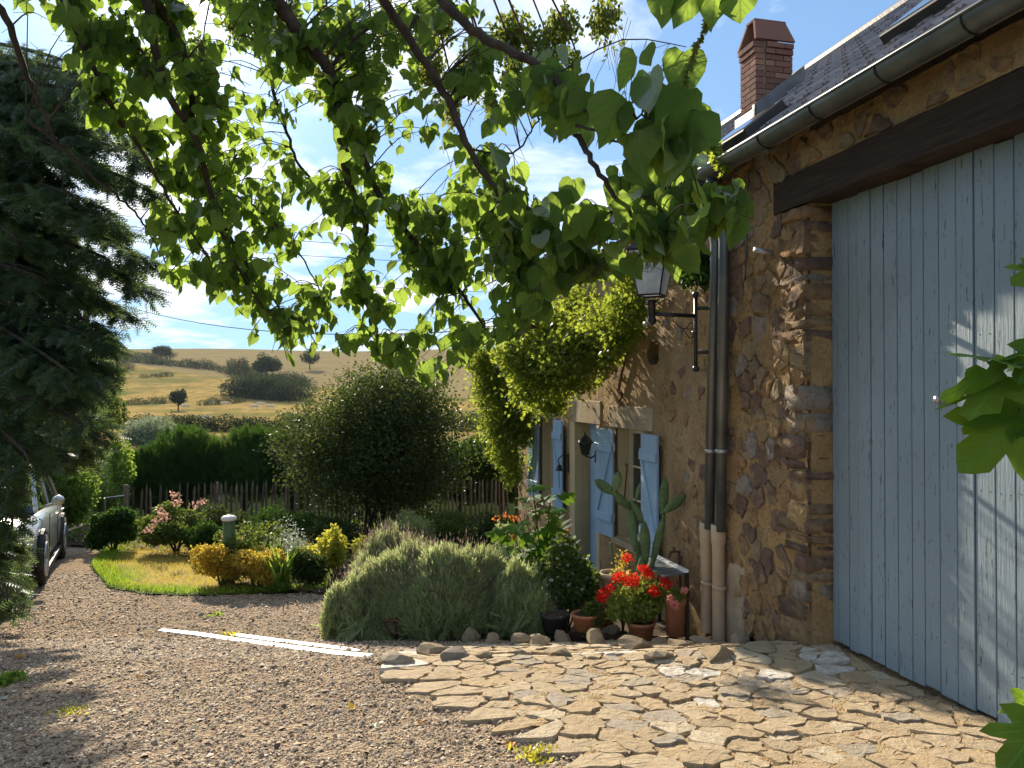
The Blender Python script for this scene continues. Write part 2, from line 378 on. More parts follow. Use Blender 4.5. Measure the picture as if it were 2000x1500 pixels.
m = Mt('clay_brick'); c = m.ramp(m.rnd(), [(0, (.17, .085, .07)), (.4, (.22, .11, .085)), (.75, (.30, .17, .12)), (1, (.14, .075, .065))]); c = m.mix(m.ramp(m.noise(14, 6), [(.4, 0.0), (.7, .4)]), c, (.18, .11, .08)); m.base(c, .9, .1); m.bump(m.noise(60, 5), .006); M_brick = m.m
M_cmort = simple('chimney_mortar', (.34, .27, .2), .95, .1)
M_terra = simple('terracotta', (.42, .17, .085), .8, .2, var=.18, scale=7, bumpd=.003)
M_bark = Mt('bark'); M_bark.base(M_bark.ramp(M_bark.noise(14, 8, .7, vec=M_bark.mapping((1, 1, .4))), [(.3, (.035, .026, .02)), (.7, (.10, .078, .058))]), .9, .15); M_bark.bump(M_bark.noise(20, 8, .7), .02); M_bark = M_bark.m
M_vinewood = simple('vine_wood', (.12, .07, .04), .9, .1, var=.4, bumpd=.01)
M_white = simple('white_plastic', (.78, .78, .76), .45, .4, var=.05)
M_picket = Mt('weathered_chestnut'); M_picket.base(M_picket.ramp(M_picket.rnd(), [(0, (.08, .062, .047)), (.6, (.14, .112, .085)), (1, (.22, .18, .14))]), .9, .1); M_picket = M_picket.m
# foliage
L_cat = leafmat('heart_leaf', (.030, .066, .018), (.066, .12, .032), .56, (.40, .58, .085), .10, veins=True)
L_fig = leafmat('fig_leaf', (.035, .09, .016), (.055, .12, .02), .48, (.32, .55, .04), .10, veins=True)
L_fine = leafmat('fine_leaf', (.05, .08, .02), (.09, .13, .03), .42, (.36, .42, .05), .08)
L_conifer = leafmat('conifer_needles', (.024, .048, .028), (.062, .10, .048), .38, (.22, .32, .10), .06)
L_vine = leafmat('vine_leaf', (.045, .085, .018), (.12, .17, .03), .48, (.52, .62, .07), .06, big=2.6)
L_bushd = leafmat('dark_bush_leaf', (.018, .038, .012), (.04, .062, .018), .32, (.15, .20, .04), .10, rough=.45)
L_hedge = leafmat('hedge_spray', (.018, .045, .014), (.04, .085, .02), .3, (.12, .24, .03), .05)
L_mid = leafmat('mid_green_leaf', (.04, .075, .02), (.08, .13, .03), .38, (.26, .34, .05), .08)
L_bright = leafmat('bright_green_leaf', (.07, .14, .03), (.13, .22, .04), .48, (.42, .58, .08), .10)
L_lav = leafmat('lavender_leaf', (.16, .20, .10), (.33, .39, .19), .42, (.60, .68, .28), .04)
L_lavdry = leafmat('lavender_flower', (.14, .10, .10), (.26, .19, .16), .3, (.35, .27, .22), .03)
L_yellow = leafmat('golden_leaf', (.30, .22, .04), (.46, .36, .06), .42, (.85, .62, .08), .06)
L_lime = leafmat('lime_leaf', (.24, .28, .04), (.40, .40, .07), .45, (.80, .75, .1), .06)
L_pink = leafmat('pale_pink_flower', (.38, .19, .13), (.55, .33, .24), .4, (.8, .5, .4), .04)
L_whitef = leafmat('silver_leaf', (.25, .30, .22), (.50, .55, .46), .3, (.6, .7, .5), .25, rough=.3)
L_red = leafmat('scarlet_petal', (.55, .012, .01), (.75, .03, .02), .4, (.95, .06, .03), .03)
L_pinkp = leafmat('rose_petal', (.65, .22, .2), (.8, .38, .34), .4, (.95, .5, .45), .03)
L_orange = leafmat('orange_petal', (.55, .10, .02), (.7, .2, .04), .4, (.95, .35, .08), .03)
L_ger = leafmat('geranium_leaf', (.10, .16, .03), (.19, .25, .06), .42, (.5, .58, .1), .06)
L_iris = leafmat('iris_blade', (.07, .17, .03), (.12, .24, .04), .5, (.38, .62, .08), .08)
L_pale = leafmat('pale_willow_leaf', (.16, .20, .12), (.27, .31, .19), .3, (.4, .45, .25), .06)
L_far = leafmat('far_tree_leaf', (.02, .034, .018), (.04, .058, .028), .2, (.09, .12, .04), .01)
m = Mt('cactus_skin'); m.base(m.ramp(m.noise(8, 5), [(.3, (.05, .10, .035)), (.7, (.11, .17, .06))]), .5, .35)
m.bump(m.vor(38, out='Distance'), .006); M_cactus = m.m
m = Mt('silver_paint'); m.base((.50, .52, .50), .28, .5, .35); m.b.inputs['Coat Weight'].default_value = .6; M_car = m.m
M_tyre = simple('tyre_rubber', (.02, .02, .02), .75, .3); M_rim = simple('alloy', (.42, .42, .43), .3, .5, .8, var=.05)
m = Mt('car_glass'); m.base((.015, .018, .02), .05, .9); M_cglass = m.m
M_cow = simple('cream_hide', (.62, .54, .42), .8, .1, var=.08)
M_plasticd = simple('dark_plastic', (.03, .03, .03), .6, .3)
M_greenpost = simple('green_plastic', (.10, .17, .07), .5, .3)
M_wicker = simple('wicker', (.20, .10, .05), .8, .1, var=.5, scale=60, bumpd=.01, bs=80)
M_niche = simple('recess_painted_shade', (.15, .11, .055), .95, .1)  # dark brown paints the shade inside the round niche into its colour
M_darkclay = simple('brown_clay', (.14, .07, .045), .9, .1, var=.4)
# ================================================================== SETTING: ground
def pip(x, y, poly):
    x = np.asarray(x); y = np.asarray(y); c = np.zeros(x.shape, bool); n = len(poly)
    for i in range(n):
        x1, y1 = poly[i][0], poly[i][1]; x2, y2 = poly[(i + 1) % n][0], poly[(i + 1) % n][1]
        k = ((y1 > y) != (y2 > y)) & (x < (x2 - x1) * (y - y1) / (y2 - y1 + 1e-12) + x1); c ^= k
    return c
def dist_poly(x, y, poly):
    d = np.full(np.shape(x), 1e9); n = len(poly)
    for i in range(n):
        ax, ay = poly[i][0], poly[i][1]; bx, by = poly[(i + 1) % n][0], poly[(i + 1) % n][1]
        t = np.clip(((x - ax) * (bx - ax) + (y - ay) * (by - ay)) / ((bx - ax) ** 2 + (by - ay) ** 2 + 1e-12), 0, 1)
        d = np.minimum(d, np.hypot(x - ax - t * (bx - ax), y - ay - t * (by - ay)))
    return d
def grid_sheet(name, xs, ys, lift, mat, poly=None, rough=0, tint=None):
    X, Y = np.meshgrid(xs, ys); Z = Hr(X, Y) + EYE + lift
    if rough: Z = Z + RNG.normal(size=Z.shape) * rough
    V = np.stack([X.ravel(), Y.ravel(), Z.ravel()], 1); nx, ny = len(xs), len(ys)
    i = np.arange(ny - 1)[:, None] * nx + np.arange(nx - 1)[None]; Q = np.stack([i, i + 1, i + nx + 1, i + nx], -1).reshape(-1, 4)
    if poly is not None:
        cx = V[Q, 0].mean(1); cy = V[Q, 1].mean(1); Q = Q[pip(cx, cy, poly)]
        u, inv = np.unique(Q, return_inverse=True); V = V[u]; Q = inv.reshape(Q.shape)
    col = None if tint is None else tint(V[:, 0], V[:, 1])
    return tag(mesh_np(name, V, Q, mat, smooth=True, col=col), kind='structure')
def ax(segs):
    a = []
    for lo, hi, st in segs: a += list(np.arange(lo, hi, st))
    return np.array(a + [segs[-1][1]])
grid_sheet('ground', ax([(-700, -60, 12), (-60, -12, 1.5), (-12, 12, .4), (12, 60, 3), (60, 700, 12)]), ax([(-60, -4, 4), (-4, 20, .4), (20, 80, 2), (80, 460, 5), (460, 900, 20)]), -.03, M_terrain)
grav_poly = [(-12, -3), (6, -3), (6, 6.2), (1.8, 7.0), (.2, 7.4), (-1.2, 9.4)] + [tuple(G(x, y).xy) for x, y in ((640, 1157), (420, 1163), (350, 1164), (280, 1160), (215, 1150), (185, 1118), (178, 1105), (200, 1078), (235, 1062), (160, 1050), (150, 1035), (175, 1020))] + [(-9.6, 17.5), (-16, 18), (-16, -3)]
grid_sheet('gravel_drive', np.arange(-15, 4.5, .07), np.arange(-3, 17.5, .07), .0, M_gravel, grav_poly, rough=.004)
lawn_poly = [tuple(G(x, y).xy) for x, y in ((640, 1158), (420, 1164), (350, 1165), (280, 1161), (215, 1151), (185, 1118), (178, 1105), (198, 1080), (235, 1064), (260, 1050), (420, 1046), (600, 1050), (640, 1060))]
def lt(x, y):
    d = dist_poly(x, y, lawn_poly); nz = np.sin(x * 5 + np.sin(y * 4)) * .12
    return np.clip((d + nz - .12) / .45, 0, 1) * .9
grid_sheet('lawn', np.arange(-8, 0, .06), np.arange(8.5, 14.5, .06), .014, M_lawn, lawn_poly, tint=lt)
bed_poly = [(-1.15, 9.35), (-.9, 8.0), (-1.1, 7.5), (0.3, 7.0), (2.5, 6.9), (1.0, 14), (.6, 17), (-9.2, 17.2), (-8.6, 14), (-4.2, 12.6), tuple(G(420, 1100).xy)] + [tuple(G(430, 1155).xy)]
grid_sheet('garden_bed', np.arange(-9.5, 2.6, .1), np.arange(6.9, 17.4, .1), .035, M_soil, bed_poly, rough=.015)
# grass blades of the lawn: nobody could count them
n = 60000; x = RNG.uniform(-7.5, -1, n); y = RNG.uniform(8.8, 14.2, n); k = pip(x, y, lawn_poly); x, y = x[k], y[k]; n = len(x)
d = dist_poly(x, y, lawn_poly); h = RNG.uniform(.02, .045, n) * np.where(d < .25, 1.8, 1)
D = RNG.normal(size=(n, 3)) * .35; D[:, 2] = 1
tag(scatter('grass', [(-.12, 0, 0), (.12, 0, 0), (0, 1, .15)], [(0, 1, 2)], np.stack([x, y, Hr(x, y) + EYE + .03], 1), frames(D, RNG.normal(size=(n, 3))), h, M_grass, col=lt(x, y)), 'short lawn grass, green at the edge and dry in the middle', 'grass', kind='stuff')
# pebbles lying loose on the drive
oct_v = np.array([(1, 0, 0), (.2, .8, .1), (-.9, .3, 0), (-.5, -.8, .1), (.6, -.7, 0), (.1, 0, .62), (0, 0, -.5)])
oct_f = [(0, 1, 5), (1, 2, 5), (2, 3, 5), (3, 4, 5), (4, 0, 5)]
pav_px = [(770, 1305), (830, 1276), (1000, 1264), (1180, 1262), (1300, 1252), (1460, 1252), (1640, 1258), (1800, 1330), (1990, 1425), (2150, 1500), (2300, 1750), (1330, 1750), (1190, 1500), (1085, 1440), (950, 1388), (850, 1345)]
pav_poly = [tuple(G(a, b).xy) for a, b in pav_px]
P_ = []; 
while len(P_) < 125000:
    y = 2.6 + 8.5 * RNG.random(40000) ** 1.6; x = RNG.uniform(-.72, .72, 40000) * y
    keep = pip(x, y, grav_poly) & ~(pip(x, y, pav_poly) & (dist_poly(x, y, pav_poly) > .05 + .14 * RNG.random(40000)))
    P_ += list(np.stack([x[keep], y[keep]], 1))
P_ = np.array(P_[:125000]); n = len(P_); sz = RNG.lognormal(math.log(.0054), .42, n) * (1 + P_[:, 1] * .06)
D = RNG.normal(size=(n, 3)); D[:, 2] *= .25; U = RNG.normal(size=(n, 3)) * .35; U[:, 2] = 1
tag(scatter('pebbles', oct_v, oct_f, np.stack([P_[:, 0], P_[:, 1], Hr(P_[:, 0], P_[:, 1]) + EYE + sz * .25], 1), frames(D, U), sz, M_pebble), 'loose brown and grey gravel pebbles covering the drive', 'gravel', kind='stuff')

# ------------------------------------------------------------------ rough stones: Voronoi cells made into slabs
def clip(poly, px, py, nx, ny):
    o = []
    for i in range(len(poly)):
        a, b = poly[i], poly[(i + 1) % len(poly)]
        da = (a[0] - px) * nx + (a[1] - py) * ny; db = (b[0] - px) * nx + (b[1] - py) * ny
        if da <= 0: o.append(a)
        if da * db < 0: t = da / (da - db); o.append((a[0] + (b[0] - a[0]) * t, a[1] + (b[1] - a[1]) * t))
    return o
def cells(pts, wgap, box=2.0):
    pts = np.array(pts); out = []
    for i, p in enumerate(pts):
        d = np.hypot(*(pts - p).T); nb = np.argsort(d)[1:16]
        L = d[nb[0]] * box + .3
        poly = [(p[0] - L, p[1] - L), (p[0] + L, p[1] - L), (p[0] + L, p[1] + L), (p[0] - L, p[1] + L)]
        for j in nb:
            q = pts[j]; m_ = (p + q) / 2; v = (q - p) / d[j]; m_ = m_ - v * wgap * random.uniform(.4, 1.5)
            poly = clip(poly, m_[0], m_[1], v[0], v[1])
            if len(poly) < 3: break
        out.append(poly if len(poly) >= 3 else None)
    return out
def slab(name, poly, place, h, mat, parent, rough=.01, deep=.05, edge=.8, jit=.06, lean=0):
    """an irregular stone: outline roughened, bevelled, uneven top"""
    c = (sum(p[0] for p in poly) / len(poly), sum(p[1] for p in poly) / len(poly)); q = []
    for i in range(len(poly)):
        a, b = poly[i], poly[(i + 1) % len(poly)]; L = math.hypot(b[0] - a[0], b[1] - a[1])
        for t in ((.1, .36, .64, .9) if L > .16 else (.13, .5, .87) if L > .07 else (.5,)):
            j = jit * min(L, .12); q.append((a[0] + (b[0] - a[0]) * t + random.uniform(-j, j), a[1] + (b[1] - a[1]) * t + random.uniform(-j, j)))
    n = len(q); V = []; lx, ly = random.uniform(-lean, lean), random.uniform(-lean, lean)
    for s, z in ((1.0, -deep), (.985, h * .6), (edge + .08, h * .95), (edge * .55, h)):
        for a in q:
            x, y = c[0] + (a[0] - c[0]) * s, c[1] + (a[1] - c[1]) * s
            zz_ = z + (random.uniform(-rough, rough) if z > 0 else 0) + (lx * (x - c[0]) + ly * (y - c[1]) if z > 0 else 0)
            V.append(place(x, y, zz_))
    V.append(place(c[0], c[1], h * 1.02))
    Fc = []
    for r_ in range(3):
        for i in range(n):
            a, b = r_ * n + i, r_ * n + (i + 1) % n; Fc.append((a, b, b + n, a + n))
    for i in range(n): Fc.append((3 * n + i, 3 * n + (i + 1) % n, 4 * n))
    o = mesh(name, V, Fc, mat, parent, smooth=False)
    o['_'] = 0; del o['_']; return o
def poisson(n_try, bx, by, rfun, inside, sx=1.0):
    pts = []
    for _ in range(n_try):
        p = (random.uniform(*bx), random.uniform(*by))
        if not inside(p): continue
        r_ = rfun(p)
        if all(((p[0] - q[0]) / sx) ** 2 + (p[1] - q[1]) ** 2 > (r_ * .5 + q[2] * .5) ** 2 for q in pts): pts.append((p[0], p[1], r_))
    return pts
# paving in front of the barn door
pav = grid_sheet('stone_paving', np.arange(-1.6, 4.2, .05), np.arange(1.9, 7.6, .05), .010, M_sand, pav_poly, rough=.006)
tag(pav, 'sandy bed of the rough stone paving before the blue door', kind='structure')
pp = np.array(pav_poly)
pts = poisson(14000, (-1.5, 3.9), (2.0, 7.4), lambda p: random.choice((.075, .10, .13, .16, .2, .25)), lambda p: bool(pip(p[0], p[1], pav_poly)) and -.75 * p[1] < p[0] < .75 * p[1], sx=1.35)
pcs = cells([p[:2] for p in pts], .006); cnt = 0; extra = []
order = sorted(range(len(pts)), key=lambda i: pts[i][1])
for i in order:
    poly = pcs[i]
    if poly is None: continue
    if max(abs(p[0] - pts[i][0]) for p in poly) > .35 or max(abs(p[1] - pts[i][1]) for p in poly) > .3:
        poly = [(max(pts[i][0] - .22, min(pts[i][0] + .22, a)), max(pts[i][1] - .16, min(pts[i][1] + .16, b))) for a, b in poly]
    cc_ = np.array(poly); 
    # stay before the wall and door
    if any((Vector((a, b, 0)) - C0).dot(NO) < (.02 if b < 5.55 else .23) for a, b in poly): 
        poly = clip(poly, *(C0 + NO * (.03 if pts[i][1] < 5.5 else .23)).xy, -NO.x, -NO.y)
        if len(poly) < 3: continue
    mt = M_quartz if random.random() < .06 else M_pave
    cnt += 1
    hgt = random.choice((.004, .008, .012, .018))
    _s = slab('stone', poly, lambda x, y, z: Vector((x, y, Hh(x, y) + .012 + z)), hgt, mt, pav, rough=.003, deep=.03, edge=.90, jit=.17, lean=.045)
    if cnt > 295: extra.append(_s)
if extra:
    far = MB()
    for o in extra:
        n0 = len(far.v); far.v += [v.co.copy() for v in o.data.vertices]; far.f += [tuple(n0 + i for i in p.vertices) for p in o.data.polygons]; bpy.data.objects.remove(o)
    tag(far.go('stones', M_pave, pav), kind='stuff')
# fallen leaves and weeds
def weed(px, py, label, nn=40, s=.05, mat=None):
    p = G(px, py); D = RNG.normal(size=(nn, 3)) * .8; D[:, 2] = abs(D[:, 2]) + .5
    tag(scatter('weed', [(-.15, 0, 0), (.15, 0, 0), (.18, .6, .1), (0, 1, .0), (-.18, .6, .1)], [(0, 1, 2), (0, 2, 4), (4, 2, 3)], np.array(p) + RNG.normal(size=(nn, 3)) * (.05, .05, 0), frames(D, RNG.normal(size=(nn, 3))), RNG.uniform(.5, 1, nn) * s, mat or L_bright), label, 'weed', kind='stuff')
weed(1050, 1480, 'pale green weed tuft growing in the gravel by the paving edge', 90, .05, L_lime)
weed(1115, 1360, 'small green weed growing between the paving stones', 50, .035)
weed(452, 1243, 'little weed growing in the gravel behind the white strip', 50, .05, L_lime)
weed(418, 1203, 'tiny weed in the gravel between the white strip and the lawn', 40, .05)
weed(5, 1335, 'weed clump at the edge of the gravel nearest the left side', 160, .08)
weed(130, 1395, 'yellowish moss-like weed patch low in the gravel at the left', 120, .03, L_lime)
lf = [(0, 0, 0), (.35, .3, .08), (.3, .8, .0), (0, 1.1, .1), (-.3, .8, .02), (-.35, .3, .1)]
def dead_leaf(px, py, label, s=.05, mat=None):
    p = G(px, py); a = random.uniform(0, 6.3)
    V = [p + Vector(((x * math.cos(a) - y * math.sin(a)) * s, (x * math.sin(a) + y * math.cos(a)) * s, .014 + z * s * 2)) for x, y, z in lf]
    tag(mesh('fallen_leaf', V, [(0, 1, 2), (0, 2, 3), (0, 3, 4), (0, 4, 5)], mat or L_yellow), label, 'leaf')
L_dead = leafmat('dry_leaf', (.35, .17, .05), (.48, .27, .08), .2, (.6, .35, .1))
dead_leaf(688, 1390, 'yellow fallen leaf on the gravel left of the paving', .07)
dead_leaf(815, 1420, 'tan fallen leaf on the gravel just left of the paving tip', .05, L_dead)
dead_leaf(733, 1428, 'pale cream fallen leaf lying lowest of those on the gravel', .05, L_whitef)
dead_leaf(1003, 1455, 'reddish brown curled leaf on the gravel near the paving edge', .08, L_dead)
dead_leaf(25, 1290, 'dark brown dry leaf at the left of the gravel', .08, L_dead)
dead_leaf(265, 1330, 'orange dry leaf on the gravel below the white strip', .05, L_dead)
dead_leaf(12, 1365, 'pale dry leaf on the gravel beside the left weed clump', .06, L_whitef)

# edging stones that hold the planted bed
edge_px = [(775, 1300, 62, 26), (835, 1282, 70, 24), (920, 1255, 52, 34), (962, 1262, 40, 26), (985, 1248, 34, 34), (1012, 1262, 44, 34), (1052, 1264, 50, 38), (1057, 1240, 40, 18), (1098, 1255, 50, 28), (1125, 1240, 32, 18), (1148, 1250, 34, 24), (1165, 1262, 52, 34), (1190, 1245, 44, 28), (1235, 1272, 66, 30), (1240, 1250, 46, 22), (1285, 1262, 40, 22), (1300, 1235, 30, 18), (1330, 1268, 60, 26), (1375, 1262, 50, 24), (1410, 1258, 44, 22), (1445, 1264, 34, 30), (1090, 1285, 66, 26), (880, 1290, 60, 30), (940, 1288, 50, 20), (1290, 1290, 80, 26), (1400, 1288, 90, 26), (1490, 1272, 90, 18), (1022, 1285, 40, 16)]
EL = ['long flat edging stone at the far left tip of the row', 'broad low edging stone second from the left tip of the row', 'rounded grey-brown edging stone below the lavender, left of a small dark one', 'small dark edging stone wedged between two rounder ones below the lavender',
      'upright pointed edging stone standing highest below the lavender', 'boulder-like edging stone just right of the pointed upright one', 'tall tan edging stone below the dark flowering shrub', 'flat stone lying on top behind the tall tan edging stone', 'wide sunlit edging stone with a pale flat top under the flowering shrub',
      'small stone lying behind the wide sunlit edging stone', 'little squarish stone right of the wide sunlit one', 'large brown edging stone below the low terracotta pot', 'flat stone tucked behind at the base of the low terracotta pot', 'long low slab-like stone in front of the geranium bowl',
      'rounded stone right under the geranium bowl', 'small low stone between the geranium bowl and the tall pot', 'low stone right beside the foot of the tall terracotta pot', 'wide flat stone in front of the tall terracotta pot', 'medium stone below and right of the tall pot', 'stone lying directly under the two downpipes',
      'upright pale wedge-shaped stone right of the downpipes', 'broad flat stone in front of the row under the flowering shrub', 'low flat stone at the sandy verge under the lavender', 'thin stone lying before the rounded ones below the lavender', 'very broad flat slab in front of the geranium pots', 'broadest flat slab below the downpipes',
      'thin long slab at the foot of the rubble corner, rightmost of the row', 'small stone lying in front of the boulder-like one']
for i, (x_, y_, w_, h_) in enumerate(edge_px):
    p = G(x_, min(y_, 1300)); dpt = p.y; w = w_ * dpt / F; h = h_ * dpt / F
    b = bmesh.new(); bmesh.ops.create_icosphere(b, subdivisions=2, radius=.5)
    for v_ in b.verts:
        nrm = v_.co.normalized(); f_ = 1
        for _k, (ax_, lim) in enumerate(((Vector((random.Random(i * 7 + kk).uniform(-1, 1), random.Random(i * 5 + kk).uniform(-1, 1), random.Random(i * 3 + kk).uniform(-1, 1))).normalized(), .25) for kk in range(11))):
            dd_ = v_.co.dot(ax_)
            if dd_ > lim: v_.co -= ax_ * (dd_ - lim)
        v_.co += nrm * random.uniform(-.025, .025)
    me = bpy.data.meshes.new('edging_stone'); b.to_mesh(me); b.free(); me.materials.append(M_pave)
    o = bpy.data.objects.new('edging_stone', me); C.objects.link(o)
    o.location = (p.x, p.y, p.z + h * .28); o.scale = (w * 1.25, w, h * 1.55); o.rotation_euler = (0, 0, random.uniform(-.5, .5))
    tag(o, None, 'stone', 'rough stones edging the planted bed above the paving')
    o['label'] = EL[i]


# white strip laid in the gravel
def strip(name, pts, wd, label):
    m_ = MB(); P = [G(a, b) for a, b in pts]; Vv = []
    for i, p in enumerate(P):
        t = (P[min(i + 1, len(P) - 1)] - P[max(i - 1, 0)]).normalized(); s_ = Vector((-t.y, t.x, 0)).normalized() * wd[i] / 2
        Vv += [p - s_ + Vector((0, 0, -.01)), p + s_ + Vector((0, 0, -.01)), p - s_ + Vector((0, 0, .012)), p + s_ + Vector((0, 0, .014))]
    Fc = []
    for i in range(len(P) - 1):
        a = i * 4; b = a + 4; Fc += [(a + 2, b + 2, b + 3, a + 3), (a, b, b + 2, a + 2), (a + 1, a + 3, b + 3, b + 1)]
    Fc += [(0, 2, 3, 1), (len(Vv) - 4, len(Vv) - 3, len(Vv) - 1, len(Vv) - 2)]
    return tag(mesh(name, Vv, Fc, M_white), label, 'strip')
strip('edging_strip', [(313, 1232), (380, 1240), (450, 1250), (530, 1261), (610, 1272), (680, 1280), (722, 1283)], [.05, .07, .075, .08, .085, .08, .08], 'long white plastic strip sunk in the gravel before the lavender')
strip('edging_strip', [(455, 1242), (540, 1253), (620, 1263), (680, 1270), (700, 1274)], [.06, .075, .07, .06, .04], 'shorter white strip lying just behind the long one')

# ================================================================== THE BARN
barn = empty('stone_barn', tuple(WL(0, -1, -1.83)), 'stone barn with a tall blue plank door under a heavy dark beam, at the right', 'barn')
ZB, ZT = -1.95, 1.86
BU = 1.52                        # where barn front meets the house front (behind the pipes)
def wallgrid(name, u0, u1, z0, z1, d, mat, parent, step=.03, amp=.012, holes=(), fixed=(), seed=0):
    us = np.arange(u0, u1 + step * .5, step); zs = np.arange(z0, z1 + step * .5, step)
    for a in fixed:
        i = np.argmin(abs((us if a[0] == 'u' else zs) - a[1])); (us if a[0] == 'u' else zs)[i] = a[1]
    U, Z = np.meshgrid(us, zs)
    nz = sum(np.sin(U * f1 + p1 + 1.7 * np.sin(Z * f2 + p2)) * np.sin(Z * f1 * 1.3 + p2) * a_ for f1, f2, p1, p2, a_ in ((3.1, 2.2, .3 + seed, 1.2, .5), (9, 7, 2, .4, .3), (23, 19, 1, 3, .25))) + RNG.normal(size=U.shape) * .22
    Dd = d + amp * nz
    P = np.stack([C0.x + DU.x * U + NO.x * Dd, C0.y + DU.y * U + NO.y * Dd, Z + EYE], -1).reshape(-1, 3)
    nx, ny = len(us), len(zs); i = np.arange(ny - 1)[:, None] * nx + np.arange(nx - 1)[None]
    Q = np.stack([i, i + nx, i + nx + 1, i + 1], -1).reshape(-1, 4)
    cu = (us[:-1] + us[1:]) / 2; cz = (zs[:-1] + zs[1:]) / 2; CU, CZ = np.meshgrid(cu, cz); k = np.ones(CU.shape, bool)
    for h in holes: k &= ~h(CU, CZ)
    Q = Q[k.ravel()]
    return mesh_np(name, P, Q, mat, parent, smooth=True)
TW = .20
# front face: strip between door jamb and house, and the strip above the beam
wall = wallgrid('wall', 0, BU, ZB, ZT, TW, M_mortar, barn, holes=[lambda u, z: (z > 1.355) & (z < 1.615) & (u < .42)])
wallgrid('wall', -4.6, 0, 1.615, ZT, TW, M_mortar, barn, seed=2)
wallgrid('wall', -6, -3.3, ZB, 1.615, TW, M_mortar, barn, seed=3)
# body: jamb reveal, back and gable walls
b_ = MB(); b_.box(WL(.0, TW - .03, ZB), DU * (BU - .02), NO * -.45, (0, 0, ZT - ZB)); b_.go('wall_core', M_mortar, barn)
b_ = MB(); b_.box(WL(-6, TW - .03, ZB), DU * 2.7, NO * -.45, (0, 0, ZT - ZB)); b_.box(WL(-3.3, TW - .03, 1.62), DU * 3.3, NO * -.4, (0, 0, ZT - 1.62)); b_.go('wall_core', M_mortar, barn)
b_ = MB(); b_.box(WL(-6, -5.2, ZB), DU * 7.5, NO * -.4, (0, 0, ZT - ZB)); b_.box(WL(-6, TW - .5, ZB), DU * .4, NO * -4.8, (0, 0, ZT - ZB)); b_.box(WL(1.1, TW - .5, ZB), DU * .4, NO * -4.8, (0, 0, ZT - ZB)); b_.go('back_wall', M_mortar, barn)
# rubble stones of the front
def wplace(x, y, z): return WL(x, TW + z, y)
pts = poisson(5200, (.02, BU - .03), (ZB + .02, 1.82), lambda p: random.choice((.09, .12, .15, .19, .23)), lambda p: not (1.30 < p[1] < 1.66 and p[0] < .46) , sx=1.15)
big = [(WP(1487, 590, TW), .2), (WP(1473, 870, TW), .2), (WP(1452, 985, TW), .2), (WP(1530, 690, TW), .2)]
pts = [(b[0][0], b[0][1], b[1]) for b in big] + [p for p in pts if all(math.hypot(p[0] - b[0][0], p[1] - b[0][1]) > .15 for b in big)]
pcs = cells([p[:2] for p in pts], .008); ns = 0
for p, poly in zip(pts, pcs):
    if poly is None or (random.random() < .06 and ns > 4): continue
    sc_ = random.uniform(.88, 1.02); poly = [(p[0] + max(-.16, min(.16, a - p[0])) * sc_, p[1] + max(-.13, min(.13, b - p[1])) * sc_) for a, b in poly]
    if max(a for a, b in poly) > BU + .03: continue
    ns += 1
    if ns > 235: break
    slab('stone', poly, lambda x, y, z: WL(max(x, .0), TW + z, y), random.choice((.006, .012, .018, .026)), M_rubble, barn, rough=.005, deep=.03, edge=.87, jit=.18, lean=.10)
pts = poisson(1500, (-2.6, .0), (1.64, 1.84), lambda p: random.choice((.10, .14, .17)), lambda p: True, sx=1.6)
for p, poly in zip(pts, cells([p[:2] for p in pts], .02)):
    if poly is None or random.random() < .3: continue
    poly = [(p[0] + max(-.14, min(.14, a - p[0])) * .9, max(1.63, min(1.85, p[1] + (b - p[1]) * .9))) for a, b in poly]
    ns += 1
    if ns > 275: break
    slab('stone', poly, wplace, random.choice((.01, .016, .022)), M_rubble, barn, rough=.006, deep=.03, edge=.78, jit=.11)
# quoins stacked up the jamb, showing on the reveal
z = ZB + .02; qi = 0
while z < 1.33:
    h = random.choice((.07, .1, .13, .16, .2)); h = min(h, 1.35 - z); L = random.uniform(.16, .38)
    V = []; st = 4; out_ = random.uniform(.004, .022); uo = random.uniform(-.016, .012)
    b = bmesh.new(); bmesh.ops.create_cube(b, size=1); bmesh.ops.subdivide_edges(b, edges=b.edges[:], cuts=1, use_grid_fill=True)
    for v_ in b.verts:
        x_, y_, z_ = v_.co; rr = 1 - .10 * (abs(x_) > .4) * (abs(z_) > .4)
        u_ = uo + (x_ + .5) * L + random.uniform(-.013, .013); d_ = -.06 + (y_ + .5) * (TW + .06 + out_) + random.uniform(-.012, .012)
        v_.co = WL(u_, d_, z + .007 + (z_ * rr + .5) * (h - .016) + random.uniform(-.009, .009))
    me = bpy.data.meshes.new('quoin'); bmesh.ops.recalc_face_normals(b, faces=b.faces[:]); b.to_mesh(me); b.free(); me.materials.append(M_rubble); me.shade_smooth()
    o = bpy.data.objects.new('quoin', me); C.objects.link(o); finish(o, barn)
    z += h
# oak beam
b_ = MB(); segs = 24
us = np.linspace(-4.0, .40, segs)
for side in range(1):
    n0 = len(b_.v)
    for u in us:
        w = .006 * math.sin(u * 5) + random.uniform(-.003, .003)
        b_.v += [WL(u, TW + .012 + w, 1.362 + random.uniform(-.004, .004)), WL(u, TW + .012 + w, 1.61 + random.uniform(-.004, .004)), WL(u, -.05, 1.61), WL(u, -.05, 1.362)]
    for i in range(segs - 1):
        for j in range(4):
            a, b2 = n0 + i * 4 + j, n0 + i * 4 + (j + 1) % 4; b_.f.append((a, a + 4, b2 + 4, b2))
    b_.f += [(n0, n0 + 1, n0 + 2, n0 + 3), (n0 + segs * 4 - 1, n0 + segs * 4 - 2, n0 + segs * 4 - 3, n0 + segs * 4 - 4)]
b_.go('lintel_beam', M_oak, barn)
